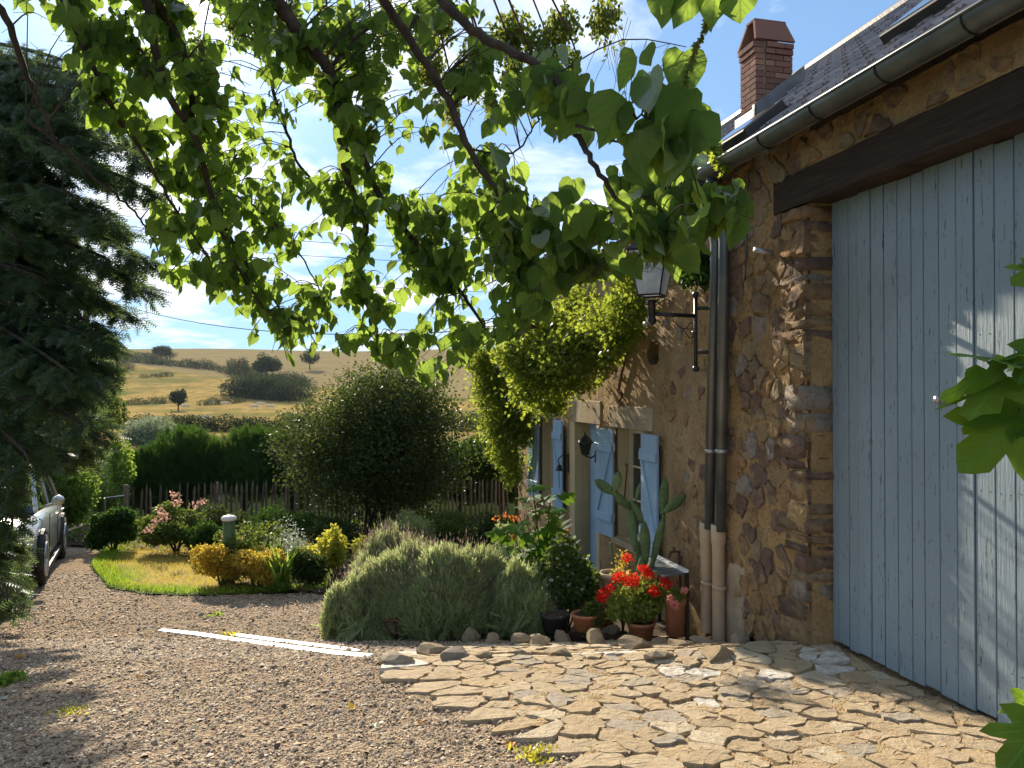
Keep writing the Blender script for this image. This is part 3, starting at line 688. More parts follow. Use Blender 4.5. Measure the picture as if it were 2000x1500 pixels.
# the blue door, plank by plank
door = MB().box(WL(-3.3, -.05, -1.80), DU * 3.28, NO * -.03, (0, 0, 3.2)).go('door', M_oak, barn)
u = -.006; pi_ = 0
while u > -3.25:
    w = random.choice((.105, .12, .125, .135, .15)); 
    if pi_ == 0: w = .06
    dd = random.uniform(0, .008); zb = -1.795 + random.uniform(-.012, .012)
    g_ = random.uniform(.006, .011)
    b_ = MB(); b_.box(WL(u, dd - .03, zb), DU * -(w - g_), NO * .03, (0, 0, 1.372 + 1.795 - .006)); b_.go('plank', M_door, door, bevel=.003)
    nb_ = MB()
    for zn in [z_ + random.uniform(-.03, .03) for z_ in (-1.5, -.55, .35, 1.2)]:
        for q_ in (.25, .75):
          if random.random() < .42: nb_.tube([WL(u - w * q_, dd - .001, zn), WL(u - w * q_, dd + .002, zn)], .0032, 6)
    if nb_.v: nb_.go('nails', M_iron, door)['kind'] = 'stuff'
    u -= w; pi_ += 1
for px, py in ((1840, 780), (1942, 785)):
    uu, zc = WP(px, py, .02); b_ = MB(); b_.lathe(WL(uu, .01, zc), [(.0, 0), (.028, 0), (.03, .008), (.012, .014), (.010, .035), (.022, .042), (.022, .055), (.0, .06)], 12, NO); b_.go('door_handle', M_galv, door, smooth=True)
# threshold shadow gap: nothing is painted, the ground simply stays lower. gutter, brackets, roof
GD, GZ = TW + .30, 1.79
def gutter(u0, u1, parent, z=GZ, r=.085):
    V = []; Fc = []; k = 12; us_ = np.linspace(u0, u1, 20)
    for u in us_:
        for rr in (r, r - .006):
            for j in range(k + 1):
                a = math.pi + math.pi * j / k; V.append(WL(u, GD - r + rr * math.cos(a), z + .085 + rr * math.sin(a)))
    m_ = (k + 1) * 2
    for i in range(len(us_) - 1):
        for j in range(k):
            a = i * m_ + j; Fc.append((a, a + m_, a + m_ + 1, a + 1)); a += k + 1; Fc.append((a, a + 1, a + m_ + 1, a + m_))
    g = mesh('gutter', V, Fc, M_zinc, parent, smooth=True)
    MB().tube([WL(u, GD + .001, z + .088) for u in (u0, u1)], .011, 8).go('gutter_lip', M_zinc, g, smooth=True)
    u = u0 + .2
    while u < u1:
        MB().tube([WL(u, GD - r + (r + .006) * math.cos(a), z + .085 + (r + .006) * math.sin(a)) for a in np.linspace(math.pi, 2 * math.pi, 9)], .006, 5).go('bracket', M_iron, g); u += .62
    return g
gutter(-5, BU - .02, barn)
TANP = .785; CP = math.cos(math.atan(TANP)); SPp = math.sin(math.atan(TANP)); RD = 2.85
def roof(parent, u0, u1, rd, nmax, z0=1.89, d0=TW + .25, name='roof'):
    L = rd / CP; up = NO * -CP + Vector((0, 0, SPp)); nr = (NO * SPp + Vector((0, 0, CP))).normalized()
    b_ = MB(); b_.box(WL(u0, d0, z0 - .03) - nr * .09, DU * (u1 - u0), up * L, nr * .08)
    dn = NO * -CP - Vector((0, 0, SPp)); top = WL(u0, d0, z0 - .03) + up * L; nr2 = (NO * -SPp + Vector((0, 0, CP))).normalized()
    b_.box(top - nr2 * .09, DU * (u1 - u0), dn * L, nr2 * .08)
    rf = b_.go(name, M_tile, parent)
    tw, ex = .235, .33; rows = int(L / ex) + 1; cols = int((u1 - u0) / tw)
    # one tile: flat pan with two rolls
    prof = [(0, .012), (.02, .03), (.045, .012), (.11, .012), (.12, .022), (.13, .012), (.19, .012), (.21, .03), (tw - .002, .014)]
    V = []; Fc = []
    for v_, lift in ((0, .02), (ex + .03, 0.0)):
        for x_, h_ in prof: V.append((x_, v_, h_ + lift))
    for x_, h_ in prof: V.append((x_, 0, .0))
    k = len(prof)
    for i in range(k - 1): Fc += [(i, i + 1, i + k + 1, i + k), (i + 2 * k, i + 1 + 2 * k, i + 1, i)]
    B = Matrix((DU, up, nr)).transposed(); tm = bpy.data.meshes.new('tile'); tm.from_pydata(V, [], Fc); tm.materials.append(M_tile); tm.update()
    n_ = 0; rest = MB()
    base = WL(u0, d0, z0 - .03); off = Vector((0, 0, 0)); p_ = rf
    while p_ is not None: off += p_.location; p_ = p_.parent
    for c_ in range(cols):
        for r_ in range(rows):
            if (r_ + 1) * ex > L + .25: continue
            pos = base + DU * (c_ * tw + (tw / 2 if r_ % 2 else 0)) + up * (r_ * ex) + nr * random.uniform(-.004, .002)
            n_ += 1
            if n_ <= nmax:
                o = bpy.data.objects.new('tile', tm); C.objects.link(o); o.parent = rf
                Mx = B.to_4x4(); Mx.translation = pos - off; o.matrix_basis = Mx
            else:
                n0 = len(rest.v); rest.v += [pos + B @ Vector(v) for v in V]; rest.f += [tuple(n0 + i for i in f) for f in Fc]
    if rest.v: tag(rest.go('tiles', M_tile, rf), kind='stuff')
    rt = base + up * L + nr * .02
    MB().tube([rt + Vector((0, 0, -.02)), rt + DU * (u1 - u0) + Vector((0, 0, -.02))], .09, 10).go('ridge_tiles', M_tile, rf)
    return rf
rf = roof(barn, -3.4, BU, RD, 290)
def on_roof(u, v, h, z0=1.89, d0=TW + .25):   # v metres up the slope
    return WL(u, d0, z0 - .03) + (NO * -CP + Vector((0, 0, SPp))) * v + (NO * SPp + Vector((0, 0, CP))) * h
def skylight(u, v, lu, lv, parent):
    up = NO * -CP + Vector((0, 0, SPp)); nr = (NO * SPp + Vector((0, 0, CP)))
    o = on_roof(u, v, .02); s = MB().box(o, DU * lu, up * lv, nr * .09).go('skylight', M_plasticd, parent, bevel=.01)
    MB().box(o + DU * .05 + up * .05 + nr * .088, DU * (lu - .1), up * (lv - .1), nr * .008).go('pane', M_glass, s)
skylight(.62, .22, .75, .45, rf); skylight(-1.1, .75, .7, .6, rf)
# chimney
def chimney():
    Yc = 8.2; p = at(1496, 150, Yc); ce = (p.xy - C0.xy).dot(DU.xy); cd_ = (p.xy - C0.xy).dot(NO.xy)
    ztop = (750 - 92 + 15) / F * Yc; zbot = .9 + TW
    hw = .215; hl = .155
    ch = MB().box(WL(ce - hl + .012, cd_ - hw + .012, 1.9), DU * (2 * hl - .024), NO * (2 * hw - .024), (0, 0, ztop - 1.9)).go('chimney', M_cmort, barn)
    rowh = .062; nrow = int((ztop - 2.55) / rowh); bm_ = None
    def brick(u, d, z, lu, ld, lh=.052): MB().box(WL(u, d, z), DU * lu, NO * ld, (0, 0, lh)).go('brick', M_brick, ch)
    for r_ in range(nrow):
        z = ztop - (r_ + 1) * rowh; flip = r_ % 2; ex = .018 if r_ == 1 else .03 if r_ == 0 else random.uniform(-.001, .003)
        # face towards the yard (+d) and face towards the camera (-u)
        L = 2 * hl; a = 0; first = (.11 if flip else .21)
        while a < L - .01:
            w = min(first if a == 0 else .21, L - a); brick(ce - hl + a, cd_ + hw - .10, z, w - .009, .10 + ex); a += w
        a = 0
        while a < 2 * hw - .11:
            w = min((.21 if flip else .11) if a == 0 else .21, 2 * hw - .105 - a); brick(ce - hl - ex, cd_ - hw + a, z, .1, w - .009); a += w
    # cap: two slabs leaning together, open at the yard end
    for s in (-1, 1):
        V = []
        for zz_, uu_ in ((0, .155), (.24, .05)):
            for dd_ in (-hw - .015 + zz_ * .2, hw + .015 - zz_ * .2):
                for th in (0, .035): V.append(WL(ce + s * (uu_ + th), cd_ + dd_, ztop + .01 + zz_))
        mesh('cap_slab', V, [(0, 2, 6, 4), (1, 5, 7, 3), (0, 1, 3, 2), (4, 6, 7, 5), (0, 4, 5, 1), (2, 3, 7, 6)], M_brick, ch)
    MB().box(WL(ce - .085, cd_ - hw + .03, ztop + .242), DU * .17, NO * (2 * hw - .06), (0, 0, .025)).go('cap_slab', M_brick, ch)
    # lead flashing round the foot
    v_ = (-(cd_ + hw) + TW + .25) / CP
    MB().box(on_roof(ce - hl - .05, v_ - .06, .0), DU * .04, (NO * -CP + Vector((0, 0, SPp))) * .75, (0, 0, .18)).go('flashing', M_zinc, ch)
    MB().box(on_roof(ce - hl - .05, v_ - .06, .0), DU * (2 * hl + .08), (NO * -CP + Vector((0, 0, SPp))) * .045, (0, 0, .14)).go('flashing', M_zinc, ch)
chimney()

# ================================================================== THE FARMHOUSE beyond the barn
house = empty('farmhouse', tuple(WL(5, -1, -2.4)), 'low ochre farmhouse with pale blue shutters, joined to the barn by the two downpipes', 'house')
HU1 = 8.55; HZ0, HZ1 = -2.9, 1.80
def uw(px): return WP(px, 800, TW)[0]
op = []          # openings: u0,u1,z0,z1
win_r = (uw(1257), uw(1203), -1.72, -.43); dr = (uw(1166), uw(1124), -2.55, -.42); win_l = (uw(1086), uw(1056), -1.70, -.42)
ops = [win_r, dr, win_l]
hu, hz = WP(1276, 690, TW)
hol = [(lambda o: (lambda u, z: (u > o[0]) & (u < o[1]) & (z > o[2]) & (z < o[3])))(o) for o in ops]
hol.append(lambda u, z: ((u - hu) / .17) ** 2 + ((z - hz) / .14) ** 2 < .88)
fx = [x for o in ops for x in (('u', o[0]), ('u', o[1]), ('z', o[2]), ('z', o[3]))]
wallgrid('wall', BU, HU1, HZ0, HZ1, TW, M_plaster, house, step=.035, amp=.012, holes=hol, fixed=fx, seed=5)
b_ = MB(); b_.box(WL(HU1 - .02, TW - .01, HZ0), DU * .02, NO * -4.5, (0, 0, HZ1 - HZ0)); b_.box(WL(BU, -4.5, HZ0), DU * (HU1 - BU), NO * -.3, (0, 0, HZ1 - HZ0)); b_.go('back_wall', M_plaster, house)
# core pieces behind the render between the openings
b_ = MB(); prev = BU
for o in sorted(ops):
    b_.box(WL(prev + .01, TW - .03, HZ0), DU * (o[0] - prev - .01), NO * -.35, (0, 0, HZ1 - HZ0)) if prev > BU + .5 else None
    b_.box(WL(o[0], TW - .03, o[3] + .002), DU * (o[1] - o[0]), NO * -.35, (0, 0, HZ1 - o[3])); b_.box(WL(o[0], TW - .03, HZ0), DU * (o[1] - o[0]), NO * -.35, (0, 0, o[2] - HZ0)); prev = o[1]
b_.box(WL(prev, TW - .03, HZ0), DU * (HU1 - prev - .03), NO * -.35, (0, 0, HZ1 - HZ0))
b_.box(WL(BU, TW - .03, HZ0), DU * (hu - .2 - BU), NO * -.35, (0, 0, HZ1 - HZ0)); b_.box(WL(hu + .2, TW - .03, HZ0), DU * (win_r[0] - hu - .2), NO * -.35, (0, 0, HZ1 - HZ0))
b_.box(WL(hu - .2, TW - .03, HZ0), DU * .4, NO * -.35, (0, 0, hz - .16 - HZ0)); b_.box(WL(hu - .2, TW - .03, hz + .16), DU * .4, NO * -.35, (0, 0, HZ1 - hz - .16))
b_.go('wall_core', M_cream, house)
# round niche
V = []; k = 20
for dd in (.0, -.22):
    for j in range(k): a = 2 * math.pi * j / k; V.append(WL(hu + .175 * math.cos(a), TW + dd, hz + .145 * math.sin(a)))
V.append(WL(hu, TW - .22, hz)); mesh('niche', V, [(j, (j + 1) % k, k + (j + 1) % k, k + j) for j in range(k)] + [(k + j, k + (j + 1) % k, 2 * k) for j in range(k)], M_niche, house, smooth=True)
# dressed lintels and jamb stones
for o, ex, zt in ((win_r, .26, -.17), (dr, .16, -.12), (win_l, .1, -.13)):
    MB().box(WL(o[0] - ex, TW - .1, o[3] + .002), DU * (o[1] - o[0] + 2 * ex * .85), NO * .118, (0, 0, zt - o[3])).go('lintel', M_lintel, house, bevel=.008)
MB().box(WL(dr[0] - .12, TW - .1, HZ0), DU * .115, NO * .114, (0, 0, dr[3] - HZ0)).go('jamb', M_cream, house, bevel=.006)
MB().box(WL(dr[1] + .003, TW - .1, HZ0), DU * .22, NO * .114, (0, 0, dr[3] - HZ0)).go('jamb', M_cream, house, bevel=.006)
MB().box(WL(win_r[0] - .03, TW - .25, win_r[2] - .07), DU * (win_r[1] - win_r[0] + .06), NO * .30, (0, 0, .068)).go('sill', M_lintel, house, bevel=.006)
MB().box(WL(win_l[0] - .03, TW - .25, win_l[2] - .07), DU * (win_l[1] - win_l[0] + .06), NO * .30, (0, 0, .068)).go('sill', M_lintel, house, bevel=.006)
def window(o, parent):
    d0 = TW - .22; fw = .055; L = o[1] - o[0]; H = o[3] - o[2]
    b_ = MB()
    b_.box(WL(o[0], d0, o[2]), DU * fw, NO * .05, (0, 0, H)); b_.box(WL(o[1] - fw, d0, o[2]), DU * fw, NO * .05, (0, 0, H))
    b_.box(WL(o[0] + fw, d0, o[2]), DU * (L - 2 * fw), NO * .05, (0, 0, fw)); b_.box(WL(o[0] + fw, d0, o[3] - fw), DU * (L - 2 * fw), NO * .05, (0, 0, fw - .002))
    b_.box(WL((o[0] + o[1]) / 2 - .035, d0, o[2] + fw), DU * .07, NO * .055, (0, 0, H - 2 * fw))
    fr = b_.go('window', M_frame, parent)
    hl = (L - 2 * fw - .07) / 2; hh = (H - 2 * fw) / 3
    for c_ in (0, 1):
        u_ = o[0] + fw + c_ * (hl + .07)
        for r_ in range(3):
            MB().box(WL(u_, d0 + .012, o[2] + fw + r_ * hh), DU * hl, NO * .008, (0, 0, hh - .012)).go('pane', M_glass, fr)
            if r_: MB().box(WL(u_, d0 + .01, o[2] + fw + r_ * hh - .014), DU * hl, NO * .03, (0, 0, .022)).go('glazing_bar', M_frame, fr)
window(win_r, house); window(win_l, house)
dd = MB().box(WL(dr[0] + .01, TW - .2, dr[2]), DU * (dr[1] - dr[0] - .02), NO * -.04, (0, 0, dr[3] - dr[2] - .01)).go('door', M_shutter, house)
for i in range(3):
    z0 = dr[2] + .12 + i * .68; MB().box(WL(dr[0] + .12, TW - .198, z0), DU * (dr[1] - dr[0] - .24), NO * .012, (0, 0, .55)).go('panel', M_shutter, dd)
MB().ball(WL(dr[0] + .1, TW - .17, -1.5), .025).go('handle', M_galv, dd, smooth=True)
def shutter(uh, w, z0, z1, ang, direction, label, parent=house, nb=4, zbrace=1):
    """hinged at uh on the wall face, leaf running in direction (+1 away, -1 nearer) and standing off by ang"""
    hinge = WL(uh, TW + .02, 0); e = (DU * direction * math.cos(ang) + NO * math.sin(ang)).normalized(); t = Vector((-e.y, e.x, 0))
    if t.dot(NO) < 0: t = -t
    O = lambda a, h, z: hinge + e * a + t * h + Vector((0, 0, z))
    H = z1 - z0; sh = MB().box(O(.004, .002, z0 + .004), e * (w - .008), t * .012, (0, 0, H - .008)).go('shutter', M_shutter, parent)
    bw = w / nb
    for i in range(nb): MB().box(O(i * bw + .002, .012, z0 + random.uniform(-.003, .003)), e * (bw - .005), t * .016, (0, 0, H)).go('board', M_shutter, sh, bevel=.002)
    for zb in (z0 + .18, z1 - .28): MB().box(O(-.004, .028, zb), e * (w + .008), t * .024, (0, 0, .095)).go('batten', M_shutter, sh, bevel=.004)
    a0, a1 = (O(w - .07, .028, z0 + .275), O(.03, .028, z1 - .285)) if zbrace else (O(.03, .028, z0 + .275), O(w - .07, .028, z1 - .285))
    MB().box(a0, e * .055, t * .022, a1 - a0).go('brace', M_shutter, sh)
    for zb in (z0 + .2, z1 - .26): MB().tube([O(-.03, .02, zb), O(-.03, .02, zb + .1)], .014, 6).go('hinge', M_galv, sh)
    return sh
Z0, Z1 = -1.72, -.45
shutter(win_r[0] - .03, .47, Z0, Z1, R(3), -1, '')
shutter(win_r[1] + .0, .46, Z0 - .02, Z1, R(5), 1, '')
shutter(win_l[0] - .0, .55, Z0, -.415, R(4), -1, '')
shutter(win_l[1] + .0, .52, Z0, -.43, R(4), 1, '')
# crook-shaped iron shutter stay by the right window
MB().tube(smooth_line([WL(win_r[1] - .35, TW + .0, -.85), WL(win_r[1] - .35, TW + .03, -1.2), WL(win_r[1] - .33, TW + .01, -1.32)], 4), .009, 6).ball(WL(win_r[1] - .35, TW + .01, -.84), .02).go('shutter_stay', M_vinewood, house)
# house stones showing through the render near the pipes
pts = poisson(900, (BU, 2.5), (-2.3, 1.4), lambda p: random.choice((.14, .18, .22)), lambda p: random.random() < .75 - .35 * (p[0] - BU), sx=1.1)
for p, poly in list(zip(pts, cells([p[:2] for p in pts], .02)))[:150]:
    if poly is None or math.hypot(p[0] - hu, p[1] - hz) < .35 or p[0] > win_r[0] - .65 and p[1] < -.2 or random.random() < .15: continue
    poly = [(p[0] + max(-.10, min(.10, a - p[0])) * .8, p[1] + max(-.08, min(.08, b - p[1])) * .8) for a, b in poly]
    slab('stone', poly, wplace, random.choice((.008, .013, .02)), M_rubble, house, rough=.005, deep=.03, edge=.75, jit=.12)
gutter(BU + .02, HU1 + .1, house, z=GZ - .03)
rf2 = roof(house, BU + .005, HU1 + .2, RD, 290, z0=1.87)
# two downpipes: zinc above, cast iron below
def downpipe(pt, pb, yj, parent, d=TW + .085, ytop=395):
    r_ = .047; ut, zt = WP(pt[0], pt[1], d); ub, zb = WP(pb[0], pb[1], d)
    f = lambda z: ub + (ut - ub) * (z - zb) / (zt - zb)
    _, zj = WP(pb[0], yj, d); q = lambda z: WL(f(z), d, z)
    top = 1.71
    pts_ = [q(zj - .05), q(top - .45)] + [q(top - .3) + NO * .02, WL(f(top) , GD - .09, top - .05), WL(f(top), GD - .085, top + .1)]
    dp = MB().tube(pts_, r_, 14).go('downpipe', M_zinc, parent, smooth=True)
    MB().lathe(q(zb - .05), [(.055, 0), (.055, zj - zb - .12), (.064, zj - zb - .10), (.064, zj - zb + .05), (.049, zj - zb + .05)], 14).go('cast_foot', M_pipe_beige, dp, smooth=True)
    for zc in (zj - .55, ):
        MB().lathe(q(zc), [(.056, 0), (.062, .005), (.062, .03), (.056, .035)], 14).go('collar', M_pipe_beige, dp, smooth=True)
    for zc in (zj + .62,):
        MB().lathe(q(zc), [(.048, 0), (.055, .004), (.055, .026), (.048, .03)], 14).go('clip', M_galv, dp, smooth=True)
downpipe((1396, 560), (1381, 1222), 1020, house); downpipe((1414, 520), (1404, 1240), 1025, barn)
# cement splash patch low on the wall beside the pipes
pu, pz = WP(1436, 1130, TW)
cp_ = [(-1, -1.3), (1.25, -1.3), (1.2, -.5), (1.0, .1), (.75, .6), (.3, .95), (-.4, 1.0), (-1, .9)]
V = [wplace(pu + a * .17, -1.80 + b * .36, .022 + random.uniform(-.003, .003)) for a, b in cp_] + [wplace(pu + a * .19, -1.80 + b * .38, -.02) for a, b in cp_] + [wplace(pu, -1.80, .024)]
mesh('cement_patch', V, [(i, (i + 1) % 8, 16) for i in range(8)] + [(i, 8 + i, 8 + (i + 1) % 8, (i + 1) % 8) for i in range(8)], M_lintel, barn)
# sealed pipe stub sticking out
uu, zz_ = WP(1510, 497, TW); b_ = MB(); b_.tube([WL(uu, TW - .05, zz_), WL(uu, TW + .16, zz_ + .03)], .022, 12); tag(b_.go('pipe_stub', M_galv, None, smooth=True), 'short grey metal pipe stub sticking out of the rubble wall', 'pipe')
uu, zz_ = WP(1462, 330, TW + .03); tag(MB().tube(smooth_line([WL(uu, TW + .03, 1.8), WL(uu + .02, TW + .035, 1.3), WL(uu + .05, TW + .03, 1.0), WL(uu + .1, TW + .01, .9)], 4), .006, 6).go('cable', M_iron), 'thin dark cable dangling down the rubble wall below the gutter', 'cable')

# ================================================================== WALL LAMPS, BELL, TAP
def big_lantern():
    U = 1.25; root = empty('wall_lantern', tuple(WL(U, .6, 0)), 'large black street lantern with pale panes on a wrought iron wall bracket', 'lantern')
    P = lambda d, z: WL(U, d, z)
    dz = P(.44, 0); Yl = dz.y; zt = (765 - 575) / F * Yl; zb_ = (765 - 720) / F * Yl; za = (765 - 617) / F * Yl
    MB().tube([P(.44, zb_ + .02), P(.44, zt - .02)], .017, 10).go('upright', M_iron, root, smooth=True)
    for z_ in (zb_, zt): MB().ball(P(.44, z_), .03).go('finial', M_iron, root, smooth=True)
    for z_ in (zt - .12, zb_ + .14):
        MB().tube([P(.44, z_), P(TW, z_ + .01)], .016, 8).go('standoff', M_iron, root, smooth=True)
    MB().tube([P(.44, za), P(.85, za + .01)], .018, 10).go('arm', M_iron, root, smooth=True)
    sc = smooth_line([P(.66, za - .03), P(.62, za - .075), P(.56, za - .11), P(.52, za - .10), P(.50, za - .07), P(.475, za - .06), P(.47, za - .085), P(.49, za - .10)], 4)
    sc2 = smooth_line([P(.56, za - .11), P(.53, za - .15), P(.50, za - .19), P(.465, za - .18), P(.455, za - .15), P(.475, za - .135)], 4)
    b_ = MB(); b_.tube(sc, .0045, 5); b_.tube(sc2, .0045, 5); b_.tube(smooth_line([P(.46, za - .11), P(.50, za - .115), P(.56, za - .11)], 3), .004, 5); b_.go('scroll', M_iron, root)
    MB().lathe(P(.85, za - .09), [(0, 0), (.035, .015), (.042, .045), (.03, .07), (.034, .08), (.034, .19), (.042, .195), (.042, .215), (.02, .22)], 14).go('post', M_iron, root, smooth=True)
    MB().tube([P(.85, za - .06), P(.90, za - .075)], .018, 10).ball(P(.905, za - .08), .026).go('cable_gland', M_galv, root, smooth=True)
    z0 = (765 - 577) / F * P(.85, 0).y; z1 = z0 + .38; r0, r1 = .105, .185; c0 = P(.85, 0)
    A = R(20)
    def cor(j, r_, z_): a = A + math.pi / 2 * j; return c0 + Vector((math.cos(a) * r_ * 1.25, math.sin(a) * r_ * 1.25, z_))
    cg = MB(); b_ = MB()
    for j in range(4):
        a, b2, c2, d2 = cor(j, r0, z0), cor(j + 1, r0, z0), cor(j + 1, r1, z1), cor(j, r1, z1)
        b_.tube([a, d2], .008, 6); b_.tube([a, b2], .009, 6); b_.tube([d2, c2], .012, 6)
        nrm = (b2 - a).cross(d2 - a).normalized() * .004
        mesh('pane', [a + nrm, b2 + nrm, c2 + nrm, d2 + nrm, a - nrm, b2 - nrm, c2 - nrm, d2 - nrm], [(0, 1, 2, 3), (7, 6, 5, 4), (0, 4, 5, 1), (1, 5, 6, 2), (2, 6, 7, 3), (3, 7, 4, 0)], M_opal, root)
        b_.tube(smooth_line([c0 + Vector((0, 0, z0 - .10)), (cor(j, r0 * .7, z0 - .05)), a], 3), .005, 5)
    b_.go('lantern_frame', M_iron, root)
    V = [cor(j, r1 + .015, z1 + .005) for j in range(4)] + [cor(j, .07, z1 + .14) for j in range(4)] + [cor(j, .05, z1 + .2) for j in range(4)]
    mesh('lantern_roof', V, [(i, (i + 1) % 4, 4 + (i + 1) % 4, 4 + i) for i in range(4)] + [(4 + i, 4 + (i + 1) % 4, 8 + (i + 1) % 4, 8 + i) for i in range(4)] + [(8, 9, 10, 11)], M_iron, root)
    MB().ball(c0 + Vector((0, 0, z1 + .23)), .03).go('finial', M_iron, root, smooth=True)
    MB().ball(c0 + Vector((0, 0, z0 + .13)), .04, sc=(1, 1, 1.5)).go('bulb', M_opal, root, smooth=True)
big_lantern()
def small_lantern():
    u_ = uw(1168); zc = (765 - 885) / F * 9.6
    c = WL(u_, TW + .02, zc); root = empty('porch_lantern', tuple(c), 'small dark six-sided lantern on a curled arm between door and right window', 'lantern')
    MB().box(WL(u_ - .03, TW + .018, zc - .14), DU * .06, NO * .02, (0, 0, .26)).go('back_plate', M_iron, root, bevel=.006)
    lc = WL(u_, TW + .17, zc + .07)
    MB().tube(smooth_line([WL(u_, TW + .03, zc - .02), WL(u_, TW + .08, zc - .07), WL(u_, TW + .14, zc - .06), lc - Vector((0, 0, .12))], 4), .01, 6).go('arm', M_iron, root, smooth=True)
    MB().lathe(lc, [(0, -.12), (.03, -.11), (.045, -.10), (.075, .05), (.082, .055)], 6).go('lantern_glass', M_cglass, root)
    MB().lathe(lc, [(.10, .045), (.10, .055), (.075, .09), (.04, .13), (.02, .14), (.012, .17), (0, .2)], 6).go('lantern_roof', M_iron, root)
    b_ = MB()
    for j in range(6):
        a = 2 * math.pi * j / 6; b_.tube([lc + Vector((math.cos(a) * .045, math.sin(a) * .045, -.10)), lc + Vector((math.cos(a) * .08, math.sin(a) * .08, .055))], .005, 4)
    b_.go('lantern_frame', M_iron, root)
small_lantern()
def bell():
    u_, zc = WP(1112, 905, TW); root = empty('door_bell', tuple(WL(u_, TW + .02, zc)), 'small iron bell on a scrolled bracket beside the left shutter', 'bell')
    b_ = MB(); b_.tube([WL(u_, TW + .02, zc - .12), WL(u_, TW + .02, zc + .14)], .012, 6); b_.tube(smooth_line([WL(u_, TW + .02, zc + .1), WL(u_, TW + .09, zc + .12), WL(u_, TW + .16, zc + .06), WL(u_, TW + .15, zc)], 4), .009, 6); b_.go('bracket', M_iron, root)
    MB().lathe(WL(u_, TW + .15, zc - .10), [(.055, 0), (.05, .012), (.036, .04), (.03, .07), (.012, .09), (0, .1)], 14).go('bell_cup', M_iron, root, smooth=True)
    MB().tube([WL(u_, TW + .15, zc - .09), WL(u_, TW + .15, zc - .33)], .004, 5).go('pull_cord', M_vinewood, root)
bell()
u_, zc = WP(1332, 1078, TW); root = empty('garden_tap', tuple(WL(u_, TW, zc)), 'small brass-brown garden tap on its pipe left of the downpipes', 'tap')
MB().tube([WL(u_, TW + .015, zc - .5), WL(u_, TW + .03, zc)], .011, 8).go('supply_pipe', M_vinewood, root); MB().tube(smooth_line([WL(u_, TW + .02, zc), WL(u_, TW + .10, zc + .01), WL(u_, TW + .13, zc - .02), WL(u_, TW + .13, zc - .05)], 3), .013, 8).tube([WL(u_ - .03, TW + .085, zc + .045), WL(u_ + .03, TW + .085, zc + .045)], .007, 6).tube([WL(u_, TW + .085, zc), WL(u_, TW + .085, zc + .045)], .007, 6).go('spout', M_vinewood, root, smooth=True)
u_, zc = WP(1107, 780, TW); tag(MB().tube([WL(u_, TW + .03, zc - .22), WL(u_, TW + .03, zc + .25)], .016, 6).go('iron_bar', M_iron), 'short upright iron bar on the wall above the left shutter', 'bar')
# sloping white-edged cold frame by the pots
a0 = at(1283, 1087, 7.9); a1 = at(1345, 1118, 6.75)
root = empty('cold_frame', (a1.x, a1.y, Hh(a1.x, a1.y)), 'sloping white-edged panel leaning by the wall behind the geraniums', 'cold frame')
dv = a1 - a0; sd_ = Vector((-.25, -.06, -.02)); b_ = MB()
b_.box(a0, dv, sd_ * .14, (0, 0, .022)).go('white_edge', M_white, root); MB().box(a0 + sd_ * .14 - Vector((0, 0, .012)), dv, sd_ * .8, (0, 0, .012)).go('panel', M_zinc, root)
for q_ in (a0 + dv * .05, a1 - dv * .08): MB().box(q_ - Vector((0, 0, q_.z - Hh(q_.x, q_.y))), (.03, 0, 0), (0, .04, 0), (0, 0, q_.z - Hh(q_.x, q_.y) - .012)).go('leg', M_oak, root)
# ================================================================== VEGETATION
T_OV = ([(0, 0, 0), (.32, .35, .06), (.27, .75, .02), (0, 1.05, -.06), (-.27, .75, .02), (-.32, .35, .06)], [(0, 1, 2), (0, 2, 3), (0, 3, 4), (0, 4, 5)])
T_DI = ([(0, 0, 0), (.3, .5, .08), (0, 1, 0), (-.3, .5, .08)], [(0, 1, 2), (0, 2, 3)])
T_LA = ([(0, 0, 0), (.11, .45, .03), (0, 1, 0), (-.11, .45, .03)], [(0, 1, 2), (0, 2, 3)])
T_3 = ([(0, 0, 0), (.5, .3, .05), (.22, .45, 0), (.38, .85, -.04), (0, .7, 0), (0, 1.1, -.08), (-.38, .85, -.04), (-.22, .45, 0), (-.5, .3, .05)], [(0, 1, 2), (0, 2, 4), (2, 3, 4), (4, 5, 6), (4, 6, 7), (0, 4, 7), (0, 7, 8)])
_f = [(0, 0, 0), (.03, .5, 0), (-.03, .5, 0), (0, 1, -.1)]; _t = [(0, 1, 2), (1, 3, 2)]
for _k in range(5):
    for _s in (-1, 1):
        b0 = len(_f); y0 = .1 + _k * .17; L_ = .42 * (1 - _k * .13)
        _f += [(0, y0, 0), (0, y0 + .10, 0), (_s * L_, y0 + L_ * .75, -.05 * L_)]; _t.append((b0, b0 + 1, b0 + 2))
T_FR = (_f, _t)
def blob_pts(blobs, n, shell=.55):
    """points through a crown made of lumps (x,y,z,rx,ry,rz), more towards the outside; returns position and outward direction"""
    b = np.array([list(q) for q in blobs], float); w = b[:, 3] * b[:, 4] * b[:, 5]; w = w ** .75; w /= w.sum()
    i = RNG.choice(len(b), n, p=w); d = RNG.normal(size=(n, 3)); d /= np.linalg.norm(d, axis=1, keepdims=True)
    r = shell + (1 - shell) * RNG.random(n) ** .6; r *= 1 + .09 * np.sin(d[:, 0] * 7 + i) * np.sin(d[:, 2] * 6 + i * 2) + RNG.normal(size=n) * .035 + (RNG.random(n) < .09) * RNG.random(n) * .32
    P = b[i, :3] + d * r[:, None] * b[i, 3:6]; return P, d
